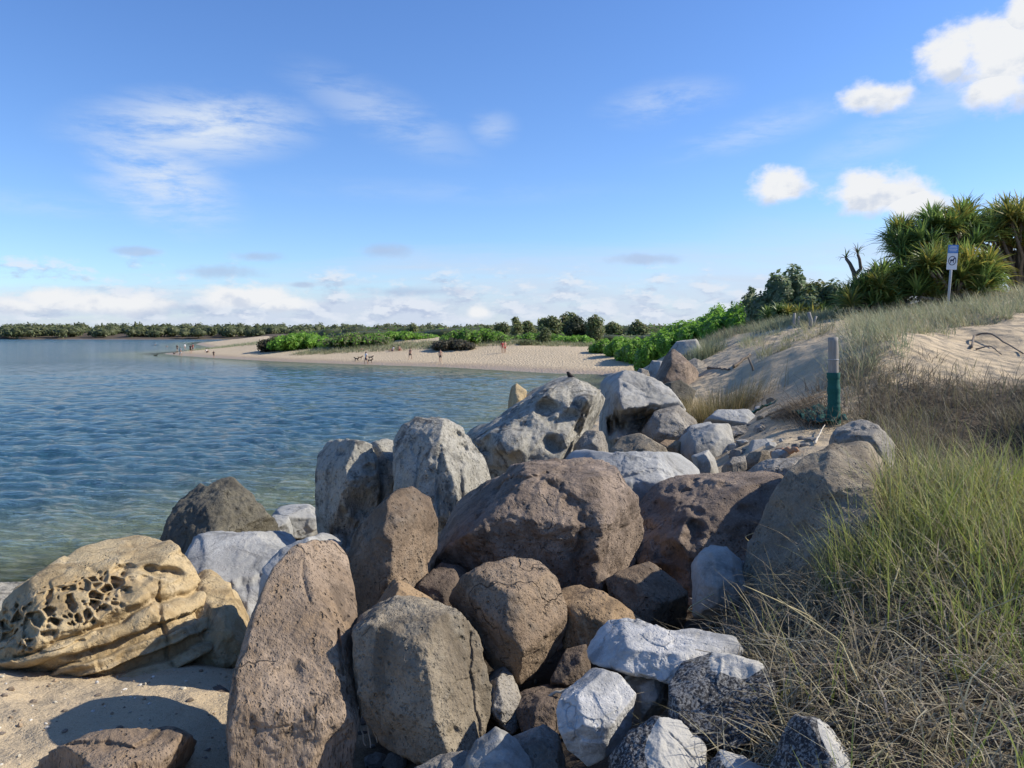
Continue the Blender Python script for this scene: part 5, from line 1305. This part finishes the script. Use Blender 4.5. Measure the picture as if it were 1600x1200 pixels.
# ------------------------------------------------------------------ people and animals (skinned figures)
SKIN = plain('skin', (0.42, 0.25, 0.17), .6, .08, 5)
CL = {k: plain(k + '_cloth', c, .85, .12, 14) for k, c in dict(black=(.012, .012, .015), white=(.72, .72, .74), grey=(.32, .34, .4), navy=(.03, .035, .07), red=(.45, .08, .07), pale=(.6, .55, .5)).items()}
HAIR = plain('dark_hair', (.03, .02, .014), .7, .2, 30)
M_DOG = plain('dark_fur', (.022, .016, .012), .8, .3, 30)
M_TAN = plain('brown_fur', (.12, .07, .035), .8, .3, 30)
def skin_obj(name, verts, edges, radii, mat, parent, sub=1, root=0):
    me = bpy.data.meshes.new(name); me.from_pydata(verts, edges, [])
    o = link(name, me, mat, parent)
    m = o.modifiers.new('skin', 'SKIN'); m.use_smooth_shade = True
    for i, v in enumerate(me.skin_vertices[0].data):
        v.radius = (radii[i], radii[i]) if not isinstance(radii[i], tuple) else radii[i]
        v.use_root = i == root
    s = o.modifiers.new('subdivision', 'SUBSURF'); s.levels = sub; s.render_levels = sub
    return o
def person(label, px, py, top, bottom, rot=0.0, h=1.7, pose='stand', seed=0, group=None):
    g_ = hit(px, py, 60, 400)
    root = empty('person', (g_.x, g_.y, g_.z - .01), label, 'person', group)
    root.rotation_euler = (0, 0, rot); k = h / 1.7; root.scale = (k, k, k)
    rs = np.random.default_rng(seed); st = {'stand': .09, 'walk': .24}.get(pose, .1); a = rs.uniform(-.08, .08)
    if pose in ('stand', 'walk'):
        J = dict(pel=(0, 0, .90), bel=(0, 0, 1.08), che=(0, -.01, 1.28), nec=(0, 0, 1.45), hea=(0, -.02, 1.53), top=(0, -.01, 1.64),
                 lh=(-.10, 0, .86), lk=(-.11, -st * .6, .48), la=(-.11, -st * .6 + .02, .08), lt=(-.11, -st * .6 - .13, .03),
                 rh=(.10, 0, .86), rk=(.11, st * .4, .48), ra=(.11, st, .08), rt=(.11, st - .13, .03),
                 ls=(-.18, 0, 1.40), le=(-.25, .03 + a, 1.13), lw=(-.25, -.07 + a, .90), lf=(-.25, -.09 + a, .80), rsd=(.18, 0, 1.40), re=(.25, .03 - a, 1.13), rw=(.24, -.08 - a, .90), rf=(.24, -.1 - a, .80))
    elif pose == 'sit':
        J = dict(pel=(0, 0, .12), bel=(0, .05, .28), che=(0, .08, .48), nec=(0, .06, .64), hea=(0, .03, .72), top=(0, .03, .83),
                 lh=(-.1, -.05, .12), lk=(-.13, -.40, .42), la=(-.12, -.62, .08), lt=(-.12, -.74, .04), rh=(.1, -.05, .12), rk=(.13, -.38, .40), ra=(.12, -.60, .08), rt=(.12, -.72, .04),
                 ls=(-.18, .08, .60), le=(-.28, .18, .34), lw=(-.27, .24, .08), lf=(-.27, .26, .03), rsd=(.18, .08, .60), re=(.24, -.1, .42), rw=(.16, -.32, .44), rf=(.12, -.40, .43))
    else:
        J = dict(pel=(0, 0, .12), bel=(.2, 0, .12), che=(.4, 0, .13), nec=(.58, 0, .13), hea=(.66, 0, .15), top=(.78, 0, .16),
                 lh=(-.05, -.1, .11), lk=(-.44, -.12, .22), la=(-.82, -.12, .06), lt=(-.88, -.12, .14), rh=(-.05, .1, .11), rk=(-.46, .12, .09), ra=(-.86, .12, .06), rt=(-.92, .12, .14),
                 ls=(.52, -.18, .12), le=(.36, -.32, .08), lw=(.14, -.3, .06), lf=(.05, -.28, .05), rsd=(.52, .18, .12), re=(.62, .36, .08), rw=(.76, .25, .07), rf=(.8, .18, .07))
    names = list(J); ix = {n: i for i, n in enumerate(names)}
    R = dict(pel=.135, bel=.12, che=.145, nec=.055, hea=.085, top=.07, lh=.09, lk=.058, la=.04, lt=.035, rh=.09, rk=.058, ra=.04, rt=.035, ls=.06, le=.042, lw=.03, lf=.032, rsd=.06, re=.042, rw=.03, rf=.032)
    E = [('pel', 'bel'), ('bel', 'che'), ('che', 'nec'), ('nec', 'hea'), ('hea', 'top'), ('pel', 'lh'), ('lh', 'lk'), ('lk', 'la'), ('la', 'lt'), ('pel', 'rh'), ('rh', 'rk'), ('rk', 'ra'), ('ra', 'rt'), ('che', 'ls'), ('ls', 'le'), ('le', 'lw'), ('lw', 'lf'), ('che', 'rsd'), ('rsd', 're'), ('re', 'rw'), ('rw', 'rf')]
    skin_obj('body', [J[n] for n in names], [(ix[a_], ix[b_]) for a_, b_ in E], [R[n] for n in names], SKIN, root)
    L = lambda p, q_, f: tuple(np.array(J[p]) * (1 - f) + np.array(J[q_]) * f)
    if top:
        vs = [J['bel'], J['che'], J['nec'], J['ls'], L('ls', 'le', .6), J['rsd'], L('rsd', 're', .6), J['pel']]
        skin_obj('shirt', vs, [(0, 1), (1, 2), (1, 3), (3, 4), (1, 5), (5, 6), (0, 7)], [.14, .165, .06, .075, .062, .075, .062, .15], CL[top], root)
    if bottom:
        f = .75 if bottom != 'white' else 1.0
        vs = [J['pel'], J['lh'], L('lh', 'lk', f), J['rh'], L('rh', 'rk', f), L('pel', 'bel', .4)]
        ed = [(0, 1), (1, 2), (0, 3), (3, 4), (0, 5)]; rd_ = [.155, .105, .085, .105, .085, .14]
        if bottom == 'white':
            vs += [J['la'], J['ra']]; ed += [(2, 6), (4, 7)]; rd_ += [.055, .055]
        skin_obj('trousers' if bottom == 'white' else 'shorts', vs, ed, rd_, CL[bottom], root)
    hd = np.array(J['top']) * .6 + np.array(J['hea']) * .4
    V0, F0 = ico(3); V = V0 * np.array([.098, .11, .095]); V[:, 2] = np.maximum(V[:, 2], -.02 - .12 * (V[:, 1] > 0)); V = V + hd + np.array([0, .02, .03])
    link('hair', mesh_np('hair', V, F0), HAIR, root)
    return root
person('person in dark clothes at the tip of the spit with two dogs', 277, 549, 'black', 'black', .4, 1.7, 'stand', 1)
person('person in a pale grey shirt ankle deep at the spit edge', 282, 557, 'grey', 'pale', 2.4, 1.75, 'walk', 2)
person('person in a white top standing behind the spit group', 289, 547, 'white', None, 1.0, 1.75, 'walk', 3)
person('person in black walking along the spit', 298, 552, 'black', 'black', .2, 1.8, 'stand', 4)
person('person in a red top close beside the one in black', 301.5, 549, 'red', 'navy', -.3, 1.65, 'stand', 5)
person('child in black standing at the waterline of the spit', 334, 559, 'black', 'black', .5, 1.25, 'stand', 6)
person('person in a pale top sitting on the spit sand', 323, 551, 'pale', 'black', 1.2, 1.7, 'sit', 7)
person('person in black shirt and white trousers near the green bushes', 498, 544, 'black', 'white', .2, 1.75, 'stand', 8)
person('man in white shirt walking dogs at the waterline', 572, 569, 'white', 'navy', -.8, 1.75, 'walk', 9)
person('sunbather lying flat on the sand', 567, 547, None, 'red', .3, 1.7, 'lie', 10)
person('person in white sitting on the beach with legs bent', 614, 549, 'white', 'navy', -1.0, 1.7, 'sit', 11)
person('bare shouldered person sitting beside the one in white', 624, 548, None, 'red', .6, 1.7, 'sit', 12)
person('dark haired person in a black swimsuit walking on the beach', 641, 562, None, 'black', -.5, 1.75, 'walk', 13)
person('bare chested man in black shorts facing the water', 688, 566, None, 'black', .2, 1.8, 'stand', 14)
person('person in a reddish swimsuit walking below the shaded dune', 785, 552, 'red', None, .2, 1.75, 'walk', 15)
person('bare backed person next to the reddish swimsuit', 789, 551, None, 'red', .5, 1.75, 'stand', 16)
def dog_fig(label, px, py, rot, mat, s=1.0, water=False):
    g_ = hit(px, py, 60, 400)
    root = empty('dog', (g_.x, g_.y, g_.z - (.3 if water else .01)), label, 'dog')
    root.rotation_euler = (0, 0, rot); s *= .78; root.scale = (s, s, s)
    vs = [(-.3, 0, .52), (0, 0, .5), (.26, 0, .52), (.40, 0, .66), (.50, 0, .74), (.64, 0, .70), (-.42, 0, .58), (-.56, 0, .66)]
    ed = [(0, 1), (1, 2), (2, 3), (3, 4), (4, 5), (0, 6), (6, 7)]; rd_ = [.11, .115, .14, .08, .085, .045, .03, .018]
    for sy in (-1, 1):
        i = len(vs)
        vs += [(.27, sy * .09, .42), (.26, sy * .1, .2), (.28, sy * .1, .03)]; ed += [(2, i), (i, i + 1), (i + 1, i + 2)]; rd_ += [.065, .035, .035]
        i = len(vs)
        vs += [(-.27, sy * .09, .42), (-.22, sy * .1, .30), (-.34, sy * .1, .18), (-.31, sy * .1, .03)]; ed += [(0, i), (i, i + 1), (i + 1, i + 2), (i + 2, i + 3)]; rd_ += [.09, .055, .03, .034]
        i = len(vs)
        vs += [(.46, sy * .07, .82)]; ed += [(4, i)]; rd_ += [.025]
    skin_obj('body', vs, ed, rd_, mat, root)
    return root
dog_fig('dark dog trotting ahead on the beach, left of the other dog', 557, 564, 2.9, M_DOG, .95)
dog_fig('brown black dog following the trotting dark dog', 562.5, 562, .2, M_TAN, .95)
dog_fig('dark dog behind the man in the white shirt', 579, 562, .3, M_DOG)
dog_fig('black dog at the feet of the man in the white shirt', 578, 567, .2, M_DOG)
dog_fig('small black dog at the tip of the spit', 272, 554, 2.6, M_DOG, .8)
dog_fig('brown dog beside the person at the tip of the spit', 275.5, 552.5, .3, M_TAN, .85)
dog_fig('dark dog paddling in the shallow water off the spit', 243, 556, .2, M_DOG, 1.0, True)
# swimmer and kayak
g_ = at(261, 542, 0); yk = CAM_Z / -ray(261, 542).z; g_ = at(261, 542, yk)
root = empty('person', (g_.x, g_.y, -1.15), 'bather standing chest deep beyond the spit', 'person')
skin_obj('body', [(0, 0, .4), (0, 0, .9), (0, 0, 1.28), (0, 0, 1.45), (0, 0, 1.53), (0, 0, 1.64), (-.18, 0, 1.4), (-.32, -.1, 1.2), (-.3, -.3, 1.15), (.18, 0, 1.4), (.32, -.1, 1.2), (.3, -.3, 1.15)], [(0, 1), (1, 2), (2, 3), (3, 4), (4, 5), (2, 6), (6, 7), (7, 8), (2, 9), (9, 10), (10, 11)], [.12, .13, .15, .055, .085, .07, .06, .045, .03, .06, .045, .03], SKIN, root)
yk = CAM_Z / -ray(243, 539.5).z; g_ = at(243, 539.5, yk)
root = empty('kayak', (g_.x, g_.y, .02), 'small turquoise kayak with a paddler beyond the spit', 'kayak'); root.rotation_euler = (0, 0, .5)
V0, F0 = ico(4); V = V0 * np.array([1.6, .34, .2]); V[:, 2] = np.minimum(V[:, 2], .12) + .06 * (V[:, 0] / 1.6) ** 2
link('hull', mesh_np('hull', V, F0), plain('dark_hull', (.03, .06, .09), .4), root)
g2 = Vector((g_.x, g_.y, .12))
root2 = empty('person', g2, 'kayak paddler in a turquoise top', 'person')
skin_obj('body', [(0, 0, .05), (0, 0, .3), (0, 0, .5), (0, 0, .64), (0, 0, .72), (0, 0, .84), (-.18, 0, .58), (-.3, -.2, .4), (.18, 0, .58), (.3, -.2, .4), (-.1, -.5, .1), (.1, -.5, .1)], [(0, 1), (1, 2), (2, 3), (3, 4), (4, 5), (2, 6), (6, 7), (2, 8), (8, 9), (0, 10), (0, 11)], [.14, .13, .15, .055, .09, .075, .06, .04, .06, .04, .06, .06], SKIN, root2)
skin_obj('shirt', [(0, 0, .15), (0, 0, .5), (0, 0, .62), (-.2, -.03, .56), (.2, -.03, .56)], [(0, 1), (1, 2), (1, 3), (1, 4)], [.17, .19, .08, .09, .09], plain('turquoise_cloth', (.05, .42, .5)), root2)
# bird on the sculpted rock
bp = at(893, 601, 11.6)
root = empty('bird', bp, 'small black bird perched on the sculpted grey rock', 'bird')
skin_obj('body', [(0, 0, .10), (-.06, 0, .07), (-.15, 0, .02), (.05, 0, .145), (.065, 0, .185), (.10, 0, .185), (.0, .02, .05), (.0, .02, -.02), (.0, -.02, .05), (.0, -.02, -.02)], [(0, 1), (1, 2), (0, 3), (3, 4), (4, 5), (0, 6), (6, 7), (0, 8), (8, 9)], [.05, .042, .015, .034, .028, .008, .01, .005, .01, .005], M_DOG, root)
root.rotation_euler = (0, 0, 2.4)
